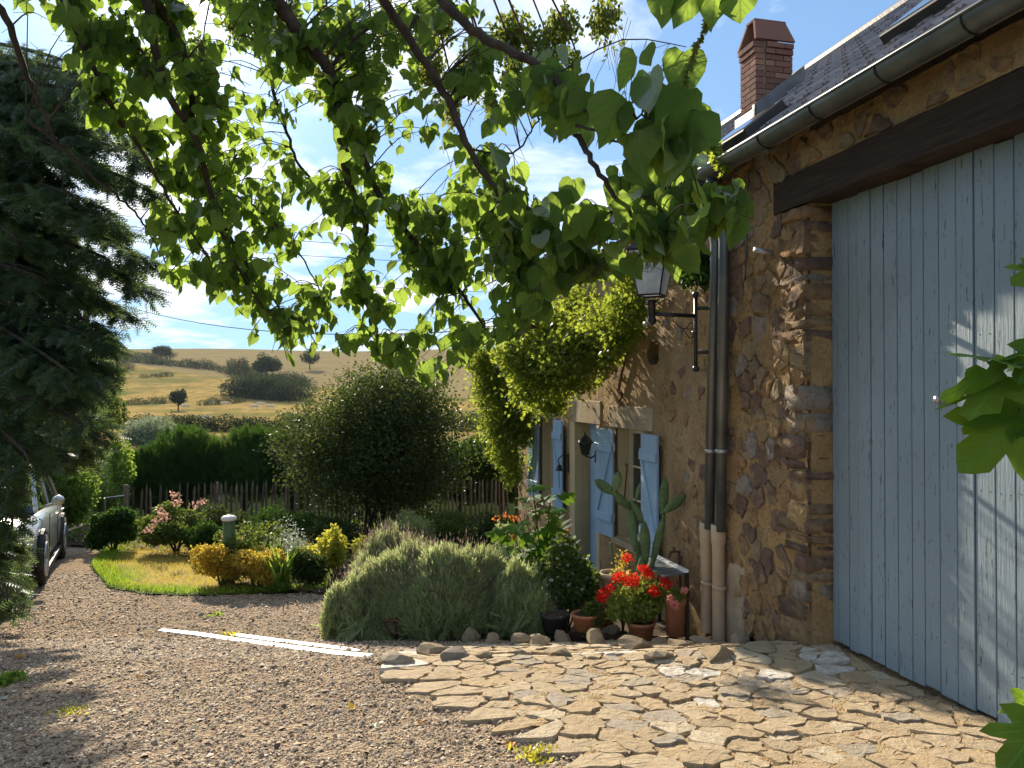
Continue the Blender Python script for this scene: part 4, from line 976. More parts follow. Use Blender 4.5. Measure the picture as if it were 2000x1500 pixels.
def lumps(c, R3, n, s=.45, seed=0, low=.15):
    """split one crown into overlapping lumps so its outline is uneven"""
    rr = np.random.default_rng(seed); c = np.array(c); R3 = np.array(R3); o = []
    for _ in range(n):
        d = rr.normal(size=3); d /= np.linalg.norm(d)
        if d[2] < -low: d[2] *= .3
        k = rr.uniform(s * .6, s * 1.15); p = c + d * R3 * (1 - k * .8) * rr.uniform(.6, 1.0); o.append((*p, *(R3 * k)))
    o.append((*c, *(R3 * .62))); return o
def foliage(name, blobs, n, size, mat, parent=None, tpl=T_DI, out_=.8, up=.25, shell=.55, clump=0, floor=True, asp=None):
    P, d = blob_pts(blobs, n, shell)
    if clump:
        m_ = max(1, n // clump); Pc, dc = P[:m_], d[:m_]; idx = RNG.integers(0, m_, n)
        P = Pc[idx] + RNG.normal(size=(n, 3)) * size * 1.6; d = dc[idx]
    if floor:
        gz = Hr(P[:, 0], P[:, 1]) + EYE + .02; k = P[:, 2] > gz; P, d = P[k], d[k]; n = len(P)
    Nn = d * out_ + RNG.normal(size=(n, 3)) * .7 + np.array([0, 0, up]); D = RNG.normal(size=(n, 3)) + d * .6 + np.array([0, 0, -.25 if up > 0 else .2])
    return scatter(name, tpl[0], tpl[1], P, frames(D, Nn), RNG.uniform(.65, 1.25, n) * size, mat, parent)
def limbs(base, tips, r0, name='branch', parent=None, mat=None, sag=0, sep=False):
    m_ = MB()
    for t in tips:
        b = Vector(base) + Vector((random.uniform(-1, 1), random.uniform(-1, 1), 0)) * r0 * 1.5; t = Vector(t); mid = b.lerp(t, .45) + Vector((random.uniform(-.1, .1), random.uniform(-.1, .1), .12)) * (t - b).length
        P = smooth_line([b, mid, t], 5); rad = np.linspace(r0, r0 * .25, len(P)); m_.tube(P, rad, 6)
    return m_.go(name, mat or M_bark, parent, smooth=True)
def shrub(name, c, R3, n, size, mat, label, cat='shrub', group=None, nl=9, tpl=T_DI, seed=1, stems=5, up=.25, shell=.55, clump=0, s=.45, fname='foliage'):
    """c centre of the crown; stems rise from the ground below"""
    c = Vector(c); g = Vector((c.x, c.y, Hh(c.x, c.y))); root = empty(name, tuple(g), label, cat, group)
    if cat != 'tree':
        top = c.z + R3[2]; lo = g.z + .01; c.z = (top + lo) / 2 - .04 * (top - lo); R3 = (R3[0], R3[1], (top - lo) / 2 * 1.05); n = int(n * 1.25)
    bl = lumps(c, R3, int(nl * 1.8), s * .8, seed, low=.6 if cat != 'tree' else .15); bl[-1] = (*bl[-1][:3], *(v * .8 for v in bl[-1][3:])); foliage(fname, bl, n, size, mat, root, tpl, up=up, shell=shell, clump=clump)
    tips = [Vector(b[:3]) for b in bl[:stems]]; limbs(g, tips, max(.008, R3[0] * .035), 'stem', root)
    return root, bl
def px_shrub(px, py_t, py_b, w, Y, mat, n, size, label, **k):
    """crown that spans py_t..py_b in the picture, w wide, Y metres off"""
    a = at(px, py_t, Y); b = at(px, py_b, Y); c = (a + b) / 2; rw = w / 2 / F * Y
    dk = k.pop('dk', .8); return shrub(k.pop('name', 'shrub'), c, (rw, rw * dk, (a.z - b.z) / 2), n, size, mat, label, **k)

# ------------------------------------------------------------------ the big-leaved tree overhead
NH = 9
hl_ = [(0, 0), (.20, -.10), (.40, -.03), (.50, .18), (.47, .42), (.34, .66), (.16, .88), (0, 1.10)]
hv = []; hf = []; mids = [(0, 0), (0, .02), (0, .12), (0, .25), (0, .45), (0, .66), (0, .88), (0, 1.10)]
def hz_(x, y): return -.30 * abs(x) ** 1.3 * 1.2 - .16 * y * y + .10 * math.sin(x * 9 + y * 5) * abs(x)
for (x, y) in mids[1:-1]: hv.append((0, y, -.16 * y * y))
tipi = len(hv); hv.append((0, 1.10, hz_(0, 1.1)))
for s in (1, -1):
    b0 = len(hv)
    for (x, y) in hl_[1:-1]: hv.append((s * x, y, hz_(x * s, y)))
    for i in range(5):
        a, b2, c2, d2 = i, i + 1, b0 + i + 1, b0 + i
        hf += [(a, d2, c2), (a, c2, b2)] if s > 0 else [(a, c2, d2), (a, b2, c2)]
    hf.append((5, b0 + 5, tipi) if s > 0 else (5, tipi, b0 + 5))
huv = [(v[0] + .5, v[1] * .85 + .08) for v in hv]
def bend(v, curl, a, w):
    x, y, z = v; return (x * w * (1 + a * (1 if x > 0 else -1) * 1.2) + a * y * y * 1.2, y * (1 + .04 * math.sin(x * 12)), z * curl + .06 * math.sin(y * 4 * curl + a * 9) + a * x * y * 1.6)
def heart_mesh(curl, asym, wd):
    me = bpy.data.meshes.new('leaf'); V = [bend(v, curl, asym, wd) for v in hv]; me.from_pydata(V, [], hf)
    l = me.uv_layers.new(name='UVMap'); l.data.foreach_set('uv', np.array(huv)[np.array(hf).ravel()].ravel()); me.materials.append(L_cat); me.shade_smooth(); me.update(); return me
hmesh = [heart_mesh(c, a, w) for c, a, w in ((.5, .05, 1), (.9, -.07, .9), (1.3, .1, 1.05), (1.8, -.05, .95), (1.1, .14, .8), (2.3, .0, 1.1))]
TB = Vector((-3.4, 2.2, Hh(-3.4, 2.2)))
tree = empty('heart_leaved_tree', tuple(TB), 'broad tree overhead with big heart-shaped leaves hanging on drooping branches', 'tree')
crotch = TB + Vector((.25, .2, 2.7))
MB().tube(smooth_line([TB - Vector((0, 0, .1)), TB + Vector((.02, .05, .6)), TB + Vector((.15, .1, 1.7)), crotch], 4), list(np.linspace(.27, .19, 13)), 12).go('trunk', M_bark, tree, smooth=True)
BR = [ # px, py, Y ; radius start, end
 ([(-120, -90, 4.6), (0, 17, 4.8), (45, 133, 5.0), (75, 200, 5.1), (120, 300, 5.2)], .030, .010),
 ([(100, -90, 4.8), (122, 0, 5.0), (185, 133, 5.2), (217, 210, 5.3), (280, 300, 5.5), (350, 420, 5.7), (420, 520, 5.8)], .024, .008),
 ([(120, -60, 5.0), (175, 66, 5.2), (266, 91, 5.4), (315, 165, 5.5), (360, 240, 5.6), (400, 330, 5.8)], .020, .006),
 ([(270, -90, 4.8), (290, 10, 5.0), (322, 168, 5.2), (385, 280, 5.5), (420, 420, 5.8), (465, 525, 6.1), (520, 610, 6.3)], .034, .009),
 ([(270, -60, 5.2), (305, 0, 5.4), (360, 105, 5.6), (378, 231, 5.8), (402, 350, 6.0), (470, 500, 6.3), (560, 620, 6.6)], .036, .010),
 ([(480, -80, 5.6), (546, 10, 5.8), (600, 85, 5.9), (647, 147, 6.0), (661, 245, 6.2), (686, 371, 6.4), (715, 440, 6.5), (700, 520, 6.6), (730, 640, 6.7), (745, 680, 6.7)], .058, .010),
 ([(655, 220, 6.1), (700, 280, 6.2), (740, 380, 6.3), (800, 460, 6.4), (870, 530, 6.4), (920, 600, 6.5), (960, 660, 6.5)], .036, .010),
 ([(700, -90, 4.6), (755, 9, 4.7), (800, 78, 4.8), (875, 195, 4.9), (920, 300, 4.9), (965, 360, 4.9), (1070, 435, 4.8), (1150, 500, 4.8), (1230, 530, 4.7)], .032, .008),
 ([(800, -90, 4.3), (870, 9, 4.2), (950, 75, 4.1), (1070, 141, 4.0), (1110, 200, 3.9), (1130, 270, 3.9), (1180, 350, 3.8), (1240, 430, 3.8), (1290, 480, 3.8)], .030, .007),
 ([(1110, 202, 3.9), (1165, 215, 3.7), (1215, 215, 3.6), (1270, 235, 3.5), (1320, 290, 3.5)], .011, .004),
 ([(1105, 235, 3.9), (1170, 262, 3.7), (1240, 290, 3.6)], .009, .004),
 ([(1070, 435, 4.8), (1180, 415, 4.5), (1290, 400, 4.3), (1390, 400, 4.1), (1440, 420, 4.0)], .012, .004),
 ([(1100, -80, 3.2), (1230, -40, 3.1), (1330, -10, 3.0), (1420, -30, 3.0)], .014, .005),
 ([(52, 230, 5.6), (185, 346, 5.9), (260, 413, 6.1), (300, 470, 6.2), (332, 530, 6.3)], .014, .004),
 ([(217, 210, 5.3), (330, 330, 6.0), (430, 360, 6.3), (540, 440, 6.6), (600, 520, 6.8), (640, 600, 7.0)], .014, .005),
 ([(480, -90, 6.8), (520, 120, 6.9), (560, 260, 6.9), (600, 340, 6.9), (690, 400, 6.9), (820, 420, 6.8)], .020, .006),
 ([(915, 290, 4.9), (1000, 300, 5.0), (1040, 250, 4.9), (1075, 215, 4.8)], .008, .004),
 ([(965, 360, 4.9), (1010, 470, 5.3), (1040, 560, 5.6), (1050, 640, 5.8)], .013, .005)]
starts = []; bpts = []
hubs = [crotch + Vector((.4, 1.0, 1.15)), crotch + Vector((1.3, 1.1, 1.3)), crotch + Vector((2.3, .9, 1.25))]
for i, h_ in enumerate(hubs):
    MB().tube(smooth_line([crotch if i == 0 else hubs[i - 1], (crotch if i == 0 else hubs[i - 1]).lerp(h_, .5) + Vector((0, 0, .15)), h_], 5), list(np.linspace(.16 - i * .03, .12 - i * .03, 11)), 9).go('limb', M_bark, tree, smooth=True)
for pl, r0, r1 in BR:
    P = [at(*p) for p in pl]
    if pl[0][1] < 0 and pl[0][0] not in (52,):
        h_ = min(hubs, key=lambda q: (q - P[0]).length); P = [h_, h_.lerp(P[0], .5) + Vector((0, 0, .25))] + P; r0_ = r0 * 1.25; off_ = 2
    else: r0_ = r0; off_ = 0
    Q = smooth_line(P, 7); Q = [q + Vector((random.gauss(0, 1), random.gauss(0, 1), random.gauss(0, 1))) * .006 for q in Q]
    MB().tube(Q, list(np.linspace(r0_, r1, len(Q))), 7).go('branch', M_bark, tree, smooth=True); bpts += Q[off_ * 7:]
BA = np.array([tuple(q) for q in bpts])
can = [(0, 0), (130, 70), (150, 230), (290, 330), (300, 540), (430, 640), (560, 715), (640, 700), (700, 690), (790, 740), (860, 770), (930, 700), (1050, 640), (1130, 560), (1200, 545), (1330, 540), (1400, 500), (1465, 400), (1440, 330), (1350, 330), (1385, 200), (1350, 90), (1290, 150), (1210, 90), (1080, 120), (960, 40), (900, -60), (0, -60)]
gaps = [(235, 340, 62, 75), (612, 270, 42, 60), (820, 310, 42, 34), (905, 235, 48, 48), (1035, 275, 58, 62), (1085, 340, 42, 48), (680, 630, 26, 24), (600, 515, 24, 32), (520, 640, 16, 20), (1195, 130, 70, 80), (1170, 320, 24, 55), (1310, 160, 30, 40), (640, 120, 26, 30), (740, 300, 16, 20), (1000, 500, 14, 18), (740, 440, 18, 30), (415, 620, 40, 30), (375, 80, 20, 25), (480, 130, 22, 30), (890, 90, 40, 50), (540, 260, 25, 30), (1215, 440, 16, 16), (330, 200, 18, 30), (920, 610, 14, 20), (555, 30, 25, 25), (860, 350, 25, 18), (185, 275, 30, 25)]
def depth_of(px, py): return float(np.interp(px, [0, 300, 600, 850, 1000, 1150, 1300, 1450], [5.0, 5.7, 6.4, 6.0, 5.2, 4.3, 3.75, 3.7])) + (0.0 if py < 300 else .25)
LP, LD, LN, LS = [], [], [], []; tw = MB(); nc = 0; tries = 0
def add_leaf(p, s, droop=1.0):
    az = random.uniform(0, 2 * math.pi); D = Vector((math.cos(az) * .55, math.sin(az) * .55, -droop)) + Vector((0, -.15, 0))
    az2 = random.gauss(0, 1); nrm = Vector((math.sin(az2) * .9, -math.cos(az2), .55 + random.gauss(0, .3)))
    if random.random() < .42: nrm = Vector((random.gauss(0, 1), random.gauss(0, 1), 1.2))
    LP.append(p); LD.append(D); LN.append(nrm); LS.append(s)
while nc < 800 and tries < 12000:
    tries += 1; px, py = random.uniform(0, 1470), random.uniform(-60, 760)
    if not bool(pip(px, py, can)): continue
    if any(((px - g[0]) / (g[2] + 14)) ** 2 + ((py - g[1]) / (g[3] + 14)) ** 2 < 1 for g in gaps): continue
    if py < 150 and 430 < px < 1250 and random.random() < .35: continue
    if px > 1050 and py < 520 and random.random() < .62: continue
    p = at(px, py, depth_of(px, py) + random.gauss(0, .35)); k = int(np.argmin(((BA - np.array(p)) ** 2).sum(1))); q = Vector(BA[k])
    if (p - q).length > 1.3: 
        if random.random() < .5: continue
    nc += 1; mid = q.lerp(p, .5) + Vector((0, 0, .05 + .1 * (p - q).length)); Q = smooth_line([q, mid, p + Vector((0, 0, .03))], 3); tw.tube(Q, list(np.linspace(.0055, .0022, len(Q))), 4, cap=False)
    nl = random.choice((5, 6, 7, 8)); 
    for j in range(nl):
        t = 1 - random.random() * min(1, .38 / max(.1, (p - q).length)); b_ = Q[min(len(Q) - 1, int(t * (len(Q) - 1)))]
        st = b_ + Vector((random.gauss(0, .055), random.gauss(0, .06), random.uniform(-.09, .0)))
        tw.tube([b_, st], .0016, 3, cap=False)
        s_ = random.triangular(.045, .145, .10) if px < 1000 else random.triangular(.07, .165, .12)
        if px > 1150 and py < 330: s_ = random.triangular(.09, .19, .15)
        # keep the open patches of sky open
        sp_ = Vector(st); xx = 1000 + F * sp_.x / sp_.y; yy = 765 - F * (sp_.z - EYE) / sp_.y
        if any(((xx - g[0]) / g[2]) ** 2 + ((yy + s_ * .5 * F / sp_.y - g[1]) / g[3]) ** 2 < .9 for g in gaps): continue
        yt = yy + s_ * .8 * F / sp_.y
        if not bool(pip(xx, min(yt, 755), can)) and not (yt < 0): continue
        if 1225 < xx < 1325 and 510 < yt: continue
        add_leaf(st, s_)
# leaves the photo shows singly
for px, py, s_, Y in ((1335, 100, .2, 3.4), (1245, 110, .17, 3.5), (1268, 150, .2, 3.4), (1345, 175, .24, 3.3), (1360, 215, .2, 3.3), (1215, 185, .22, 3.5), (1290, 190, .2, 3.5), (1250, 250, .24, 3.4), (1300, 250, .22, 3.4), (1320, 280, .2, 3.4), (1165, 200, .18, 3.8), (1140, 205, .16, 3.8), (970, 290, .17, 4.9), (1090, 375, .2, 4.6), (1120, 350, .17, 4.6), (800, 700, .16, 6.4), (835, 705, .17, 6.4), (565, 660, .14, 6.7), (1355, -25, .16, 3.0), (1325, -30, .15, 3.0), (1440, -35, .16, 3.0), (1395, -30, .15, 3.0), (1300, -30, .15, 3.0), (320, 525, .09, 6.1), (1380, 375, .2, 4.0), (1420, 385, .18, 4.0), (1400, 420, .2, 4.0), (1440, 420, .17, 4.0), (1330, 430, .22, 4.0), (1310, 470, .2, 4.0), (1350, 330, .16, 4.0), (1250, 400, .2, 4.0), (1130, 400, .18, 4.3)):
    p = at(px, py, Y); add_leaf(p, s_, 1.6); k = int(np.argmin(((BA - np.array(p)) ** 2).sum(1))); q = Vector(BA[k]); tw.tube(smooth_line([q, q.lerp(p, .5) + Vector((0, 0, .05)), p], 3), .0022, 4, cap=False)
tag(tw.go('twigs', M_bark, tree), kind='stuff')
LPn = np.array([tuple(v) for v in LP]); Rm = frames(np.array([tuple(v) for v in LD]), np.array([tuple(v) for v in LN])); LSn = np.array(LS)
big = np.argsort(-LSn / LPn[:, 1])[:299]; rest = np.setdiff1d(np.arange(len(LSn)), big)
for i in big:
    o = bpy.data.objects.new('leaf', random.choice(hmesh)); C.objects.link(o); o.parent = tree
    Mx = Matrix(Rm[i].tolist()).to_4x4() @ Matrix.Scale(float(LSn[i]), 4); Mx.translation = Vector(LPn[i]) - TB; o.matrix_basis = Mx
parts_ = np.array_split(RNG.permutation(rest), 5); hvn = [np.array([bend(v, c, a, w) for v in hv]) for c, a, w in ((.6, .06, 1), (1.1, -.1, .9), (1.7, .12, 1.05), (2.2, -.04, .85), (1.3, .0, 1.1))]
for pr, hvv in zip(parts_, hvn): tag(scatter('leaves', hvv, hf, LPn[pr], Rm[pr], LSn[pr], L_cat, tree, smooth=True, tuv=huv), kind='stuff')

# the fine-leaved climber hung in the top of it
fb = []
for px, py, w, h, Y in ((560, 40, 70, 60, 7.5), (660, 60, 90, 80, 7.6), (640, 150, 50, 60, 7.6), (730, 130, 60, 60, 7.5), (760, 40, 60, 40, 7.5), (860, 30, 60, 45, 7.2), (840, 120, 60, 60, 7.2), (930, 110, 70, 80, 7.0), (1000, 60, 90, 70, 7.0), (1060, 90, 60, 90, 6.8), (1100, 40, 70, 50, 6.8), (1000, 140, 50, 50, 7.0), (1120, 130, 22, 60, 6.8), (1180, 20, 60, 40, 6.5), (470, 30, 60, 50, 7.5), (880, 190, 40, 40, 7.2), (1040, 160, 30, 50, 6.8), (330, 20, 50, 40, 7.5), (400, 90, 40, 50, 7.5), (960, 190, 25, 40, 7.0)):
    p = at(px, py, Y); fb.append((*p, w / F * Y * .55, .30, h / F * Y * .55))
anchor = hubs[2]; climb = empty('climbing_vine', tuple(anchor), 'dark small-leaved climber hanging in strands through the top of the big-leaved tree', 'vine')
P, d = blob_pts(fb, 13000, .0); P[:, 2] -= RNG.exponential(.06, len(P))
D = RNG.normal(size=P.shape) * .5; D[:, 2] -= .9
tag(scatter('leaves', T_OV[0], T_OV[1], P, frames(D, RNG.normal(size=P.shape) + np.array([0, -.6, .3])), RNG.uniform(.03, .06, len(P)), L_fine, climb), kind='stuff')
m_ = MB()
for b in fb:
    c_ = Vector(b[:3]); m_.tube(smooth_line([anchor, anchor.lerp(c_, .55) + Vector((0, 0, .6)), c_ + Vector((0, 0, .2)), c_ - Vector((0, 0, b[5]))], 4), list(np.linspace(.016, .003, 13)), 5, cap=False)
for _ in range(26):
    px, py = random.choice(((1205, 80), (1225, 70), (1190, 90), (900, 130), (890, 260), (1210, 110))); p = at(px + random.uniform(-25, 25), py + random.uniform(-40, 20), 6.8); e = p + Vector((random.gauss(0, .1), 0, -random.uniform(.2, .6))); m_.tube(smooth_line([p, p.lerp(e, .5) + Vector((random.gauss(0, .05), 0, 0)), e], 3), .0025, 3, cap=False)
m_.go('stem', M_vinewood, climb)
# a strand with ivy-like leaves at the top right
iv = empty('ivy_strand', tuple(at(1390, -40, 3.1)), 'thin ivy strand dangling beside the rightmost top leaves', 'ivy')
pl = smooth_line([at(*p) for p in ((1395, -60, 3.1), (1388, 10, 3.1), (1375, 60, 3.1), (1360, 90, 3.1), (1345, 130, 3.1), (1338, 155, 3.1))], 5)
MB().tube(pl, .003, 4).go('stem', M_vinewood, iv)
for q in pl:
    for _ in range(2):
        D = Vector((random.gauss(0, .6), random.gauss(0, .4), -1)); fr = frames(np.array([tuple(D)]), np.array([[random.gauss(0, .5), -1, .3]]))[0]; s_ = random.uniform(.018, .045)
        V = [q + Vector((random.gauss(0, .012), 0, 0)) * 0 + Vector(fr @ np.array(v)) * s_ for v in T_3[0]]; mesh('leaf', V, T_3[1], L_fine, iv)

# ------------------------------------------------------------------ dark conifer at the left edge
CB = Vector((-6.9, 8.6, Hh(-6.9, 8.6))); con = empty('conifer', tuple(CB), 'tall dark conifer with drooping needle sprays filling the left edge', 'tree')
MB().tube([CB, CB + Vector((0, .05, 3)), CB + Vector((.05, 0, 7.5))], [.24, .17, .05], 10).go('trunk', M_bark, con, smooth=True)
fp, fd, fn, fs = [], [], [], []
tgt = []
for px, py in ((290, 485), (285, 540), (250, 590), (200, 650), (210, 690), (170, 720), (300, 300), (270, 260), (290, 350), (250, 200), (210, 160), (230, 420), (180, 380), (240, 500), (190, 560), (150, 620), (120, 560), (100, 480), (110, 400), (130, 300), (100, 230), (60, 170), (150, 130), (60, 320), (50, 430), (40, 540), (60, 620), (90, 690), (120, 760), (140, 820), (120, 870), (90, 840), (50, 780), (40, 880), (30, 930), (10, 990), (5, 1050), (10, 1110), (0, 1150), (10, 1000), (10, 850), (10, 700), (10, 600), (0, 250), (20, 120), (160, 460), (210, 330), (0, 1060), (20, 950), (0, 930), (0, 1140), (170, 250), (80, 750), (140, 690), (30, 350), (20, 460), (70, 560)):
    if px > 150: px -= 50
    tgt.append(at(px, py, random.uniform(6.9, 8.6)))
    if px < 190 and py < 880: tgt.append(at(px + random.uniform(-40, 25), py + random.uniform(-45, 45), random.uniform(7.2, 9.2)))
for _ in range(44): 
    a = random.uniform(0, 6.3); z = random.uniform(-1.5, 5.5); r_ = 2.9 * (1 - max(0, z) / 8); q = CB + Vector((math.cos(a) * r_, math.sin(a) * r_, z + 1.6)); xx = 1000 + F * q.x / q.y; yy = 765 - F * (q.z - EYE) / q.y
    if not (xx > -40 and yy > 560): tgt.append(q)
for i in range(len(tgt)):
    e = tgt[i]; s0 = CB + Vector((0, 0, max(.4, min(7.3, e.z - CB.z + random.uniform(.0, .5))))); L = (e - s0).length
    Q = smooth_line([s0, s0.lerp(e, .5) + Vector((0, 0, .10 * L)), e + Vector((0, 0, .02)), e + (e - s0).normalized() * .12 - Vector((0, 0, .14))], 7); 
    MB().tube(Q, list(np.linspace(.035, .006, len(Q))), 5).go('branch', M_bark, con)
    ax_ = (e - s0).normalized(); sd2 = Vector((-ax_.y, ax_.x, 0)).normalized()
    for t in np.arange(.22, 1.0, .026):
        b_ = Q[int(t * (len(Q) - 1))]
        for s in (-1, 1):
            for _k in range(1):
                Ls = (.22 + .5 * (1 - t)) * random.uniform(.6, 1.1); dr_ = (sd2 * s + ax_ * .7 + Vector((0, 0, -.25 + random.gauss(0, .15)))).normalized()
                for q_ in np.arange(0.05, Ls, .042):
                    pp_ = b_ + dr_ * q_ + Vector((0, 0, -.35 * q_ * q_)); fp.append(tuple(pp_)); w = dr_ + Vector((random.gauss(0, .6), random.gauss(0, .6), -.6 + random.gauss(0, .5))); fd.append(tuple(w)); fn.append((random.gauss(0, .6), random.gauss(0, .6), 1)); fs.append(random.uniform(.10, .19))
fp = np.array(fp); k = fp[:, 2] > Hr(fp[:, 0], fp[:, 1]) + EYE + .03; xx = 1000 + F * fp[:, 0] / fp[:, 1]; yy = 765 - F * (fp[:, 2] - EYE) / fp[:, 1]; k &= ~((yy > 915 + RNG.normal(size=len(yy)) * 12) & (xx > 42 + RNG.normal(size=len(yy)) * 10)) | (xx < 0)
tag(scatter('needle_sprays', T_FR[0], T_FR[1], fp[k], frames(np.array(fd)[k], np.array(fn)[k]), np.array(fs)[k], L_conifer, con), kind='stuff')
print('catalpa', len(LP), 'conifer', len(fp))

# ------------------------------------------------------------------ trees and shrubs behind the drive
px_shrub(150, 660, 930, 220, 20, L_mid, 26000, .085, 'rounded mid-green broadleaf tree behind the conifer, lit at its top right', name='broadleaf_tree', cat='tree', nl=16, seed=3, stems=8, tpl=T_DI)
px_shrub(105, 640, 760, 180, 24, L_far, 9000, .09, 'darker tree top rising behind the broadleaf tree at left', name='broadleaf_tree', cat='tree', nl=10, seed=4, stems=5)
px_shrub(300, 792, 900, 150, 46, L_pale, 9000, .16, 'pale grey-green willow-like tree beyond the dark hedge', name='willow_tree', cat='tree', nl=10, seed=5, clump=0)
px_shrub(120, 865, 1035, 150, 14.6, L_bright, 8500, .07, 'bright green leafy bush standing behind the parked car', nl=10, seed=6, tpl=T_OV, stems=6)
px_shrub(75, 900, 1000, 110, 14.0, L_mid, 4000, .06, 'mid green bush between the conifer and the bright bush', nl=7, seed=16, tpl=T_OV, stems=5)
px_shrub(236, 832, 985, 62, 17.5, L_bright, 2600, .075, 'slender upright sapling with pale green leaves left of the hedge', name='sapling', cat='sapling', nl=12, seed=7, s=.3, tpl=T_OV)
px_shrub(205, 930, 1010, 60, 16.4, L_mid, 2200, .055, 'loose small bush at the left end of the picket fence', nl=6, seed=27)
px_shrub(222, 985, 1068, 115, 13.2, L_hedge, 7000, .05, 'low dark ivy-covered mound at the bend of the drive', name='ivy_mound', cat='shrub', nl=9, seed=8, tpl=T_OV)
# dark hedge of upright conifers: sprigs pointing up
def upright(px, pt, pb, w, Y, n, label, seed, size=.16, mat=None):
    a = at(px, pt, Y); b = at(px, pb, Y); c = (a + b) / 2; rw = w / 2 / F * Y; g = Vector((c.x, c.y, Hh(c.x, c.y)))
    root = empty('hedge_conifer', tuple(g), label, 'shrub', 'dark upright conifers forming the hedge behind the picket fence')
    c = Vector((c.x, c.y, (a.z + g.z) / 2)); rw *= 1.25; n = int(n * 1.5); bl = lumps(c, (rw, rw * .6, (a.z - g.z) / 2), 12, .5, seed, low=.9)
    P, d = blob_pts(bl, n, .6); k = P[:, 2] > Hr(P[:, 0], P[:, 1]) + EYE; P, d = P[k], d[k]
    D = d * .55 + RNG.normal(size=P.shape) * .22 + np.array([0, 0, 1.0]); scatter('foliage', T_FR[0], T_FR[1], P, frames(D, d + RNG.normal(size=P.shape) * .4), RNG.uniform(.7, 1.3, len(P)) * size, mat or L_hedge, root)
    limbs(g, [Vector(b_[:3]) for b_ in bl[:5]], .03, 'stem', root)
upright(290, 872, 960, 130, 18.7, 5000, 'leftmost and lowest clump of the dark hedge', 11)
upright(370, 840, 960, 150, 19.2, 6500, 'second hedge clump from the left, with bright tips', 12)
upright(475, 822, 960, 170, 19.2, 8000, 'tallest wide clump of the dark hedge left of the round tree', 13)
upright(570, 850, 960, 120, 19.4, 5000, 'hedge clump half hidden by the left side of the round tree', 14)
upright(900, 850, 950, 150, 19.6, 6500, 'dark hedge clump between the round tree and the vine', 15)
upright(980, 865, 960, 120, 19.5, 5000, 'rightmost dark hedge clump, behind the vine at the house corner', 17)
upright(800, 870, 960, 150, 20.6, 4500, 'hedge clump hidden behind the round many-stemmed tree', 18)
# round many-stemmed tree in the middle
a = at(735, 705, 15); c = at(738, 832, 15); g = GY(722, 14.8)
rt = empty('round_tree', tuple(g), 'large round dark-leaved tree on several thin stems in the middle of the garden', 'tree')
bl = lumps((c.x + .05, c.y, c.z - .24), (2.25, 1.8, 1.68), 38, .42, 21, low=.9); foliage('foliage', bl, 60000, .058, L_bushd, rt, T_OV, shell=.5, clump=3)
for i in range(11):
    b0 = g + Vector((random.uniform(-.2, .2), random.uniform(-.15, .15), -.05)); t = Vector(bl[i][:3]); t.z = max(t.z, g.z + 1.1)
    MB().tube(smooth_line([b0, b0.lerp(t, .4) + Vector((0, 0, .3)), t], 5), list(np.linspace(.035, .012, 11)), 6).go('trunk', M_bark, rt, smooth=True)

# ------------------------------------------------------------------ picket fence
fl = [at(247, 1010, 15.6), at(420, 1000, 16.8), at(640, 990, 17.6), at(1000, 985, 18.2)]
fg = Vector((fl[0].x, fl[0].y, Hh(fl[0].x, fl[0].y))); fen = empty('picket_fence', tuple(fg), 'weathered split-chestnut picket fence before the dark hedge', 'fence')
fx = np.array([p.x for p in fl]); fy = np.array([p.y for p in fl]); x = fx[0]; i = 0
while x < fx[-1]:
    y = float(np.interp(x, fx, fy)); z = Hh(x, y); h = random.uniform(.90, 1.02); w = random.uniform(.018, .03); ln = random.gauss(0, .022)
    if i % 14 == 0: MB().lathe((x, y + .05, z - .05), [(.035, 0), (.033, 1.0), (.0, 1.04)], 7).go('post', M_picket, fen)
    V = []
    for zz_, s in ((0, 1), (.5, .95), (h - .09, .9), (h, .15)):
        for a, b in ((-1, -.6), (1, -.5), (.8, .6), (-.9, .5)): V.append((x + a * w * s + ln * zz_, y + b * w * .7 * s + ln * .3 * zz_, z + zz_))
    Fc = [(j * 4 + q, j * 4 + (q + 1) % 4, j * 4 + 4 + (q + 1) % 4, j * 4 + 4 + q) for j in range(3) for q in range(4)] + [(12, 13, 14, 15)]
    mesh('picket', V, Fc, M_picket, fen); x += random.uniform(.083, .112); i += 1
for zz_ in (.25, .72):
    MB().tube([(a, float(np.interp(a, fx, fy)) - .02, Hh(a, float(np.interp(a, fx, fy))) + zz_) for a in np.linspace(fx[0], fx[-1], 30)], .006, 4).go('wire', M_iron, fen)
p = at(244, 990, 15.4); b_ = MB(); g = Hh(p.x, p.y)
b_.box((p.x - .03, p.y, g), (.07, 0, 0), (0, .06, 0), (0, 0, 1.0)); tag(b_.go('gate_post', M_picket), 'squared end post at the left end of the picket fence', 'post')
q = at(205, 973, 15.3); r_ = at(243, 968, 15.4); tag(MB().tube([q, r_], .018, 6).tube([q - Vector((0, 0, .0)), (q.x, q.y, Hh(q.x, q.y))], .02, 6).go('gate_rail', M_galv), 'pale metal rail joining the left end of the picket fence', 'rail')

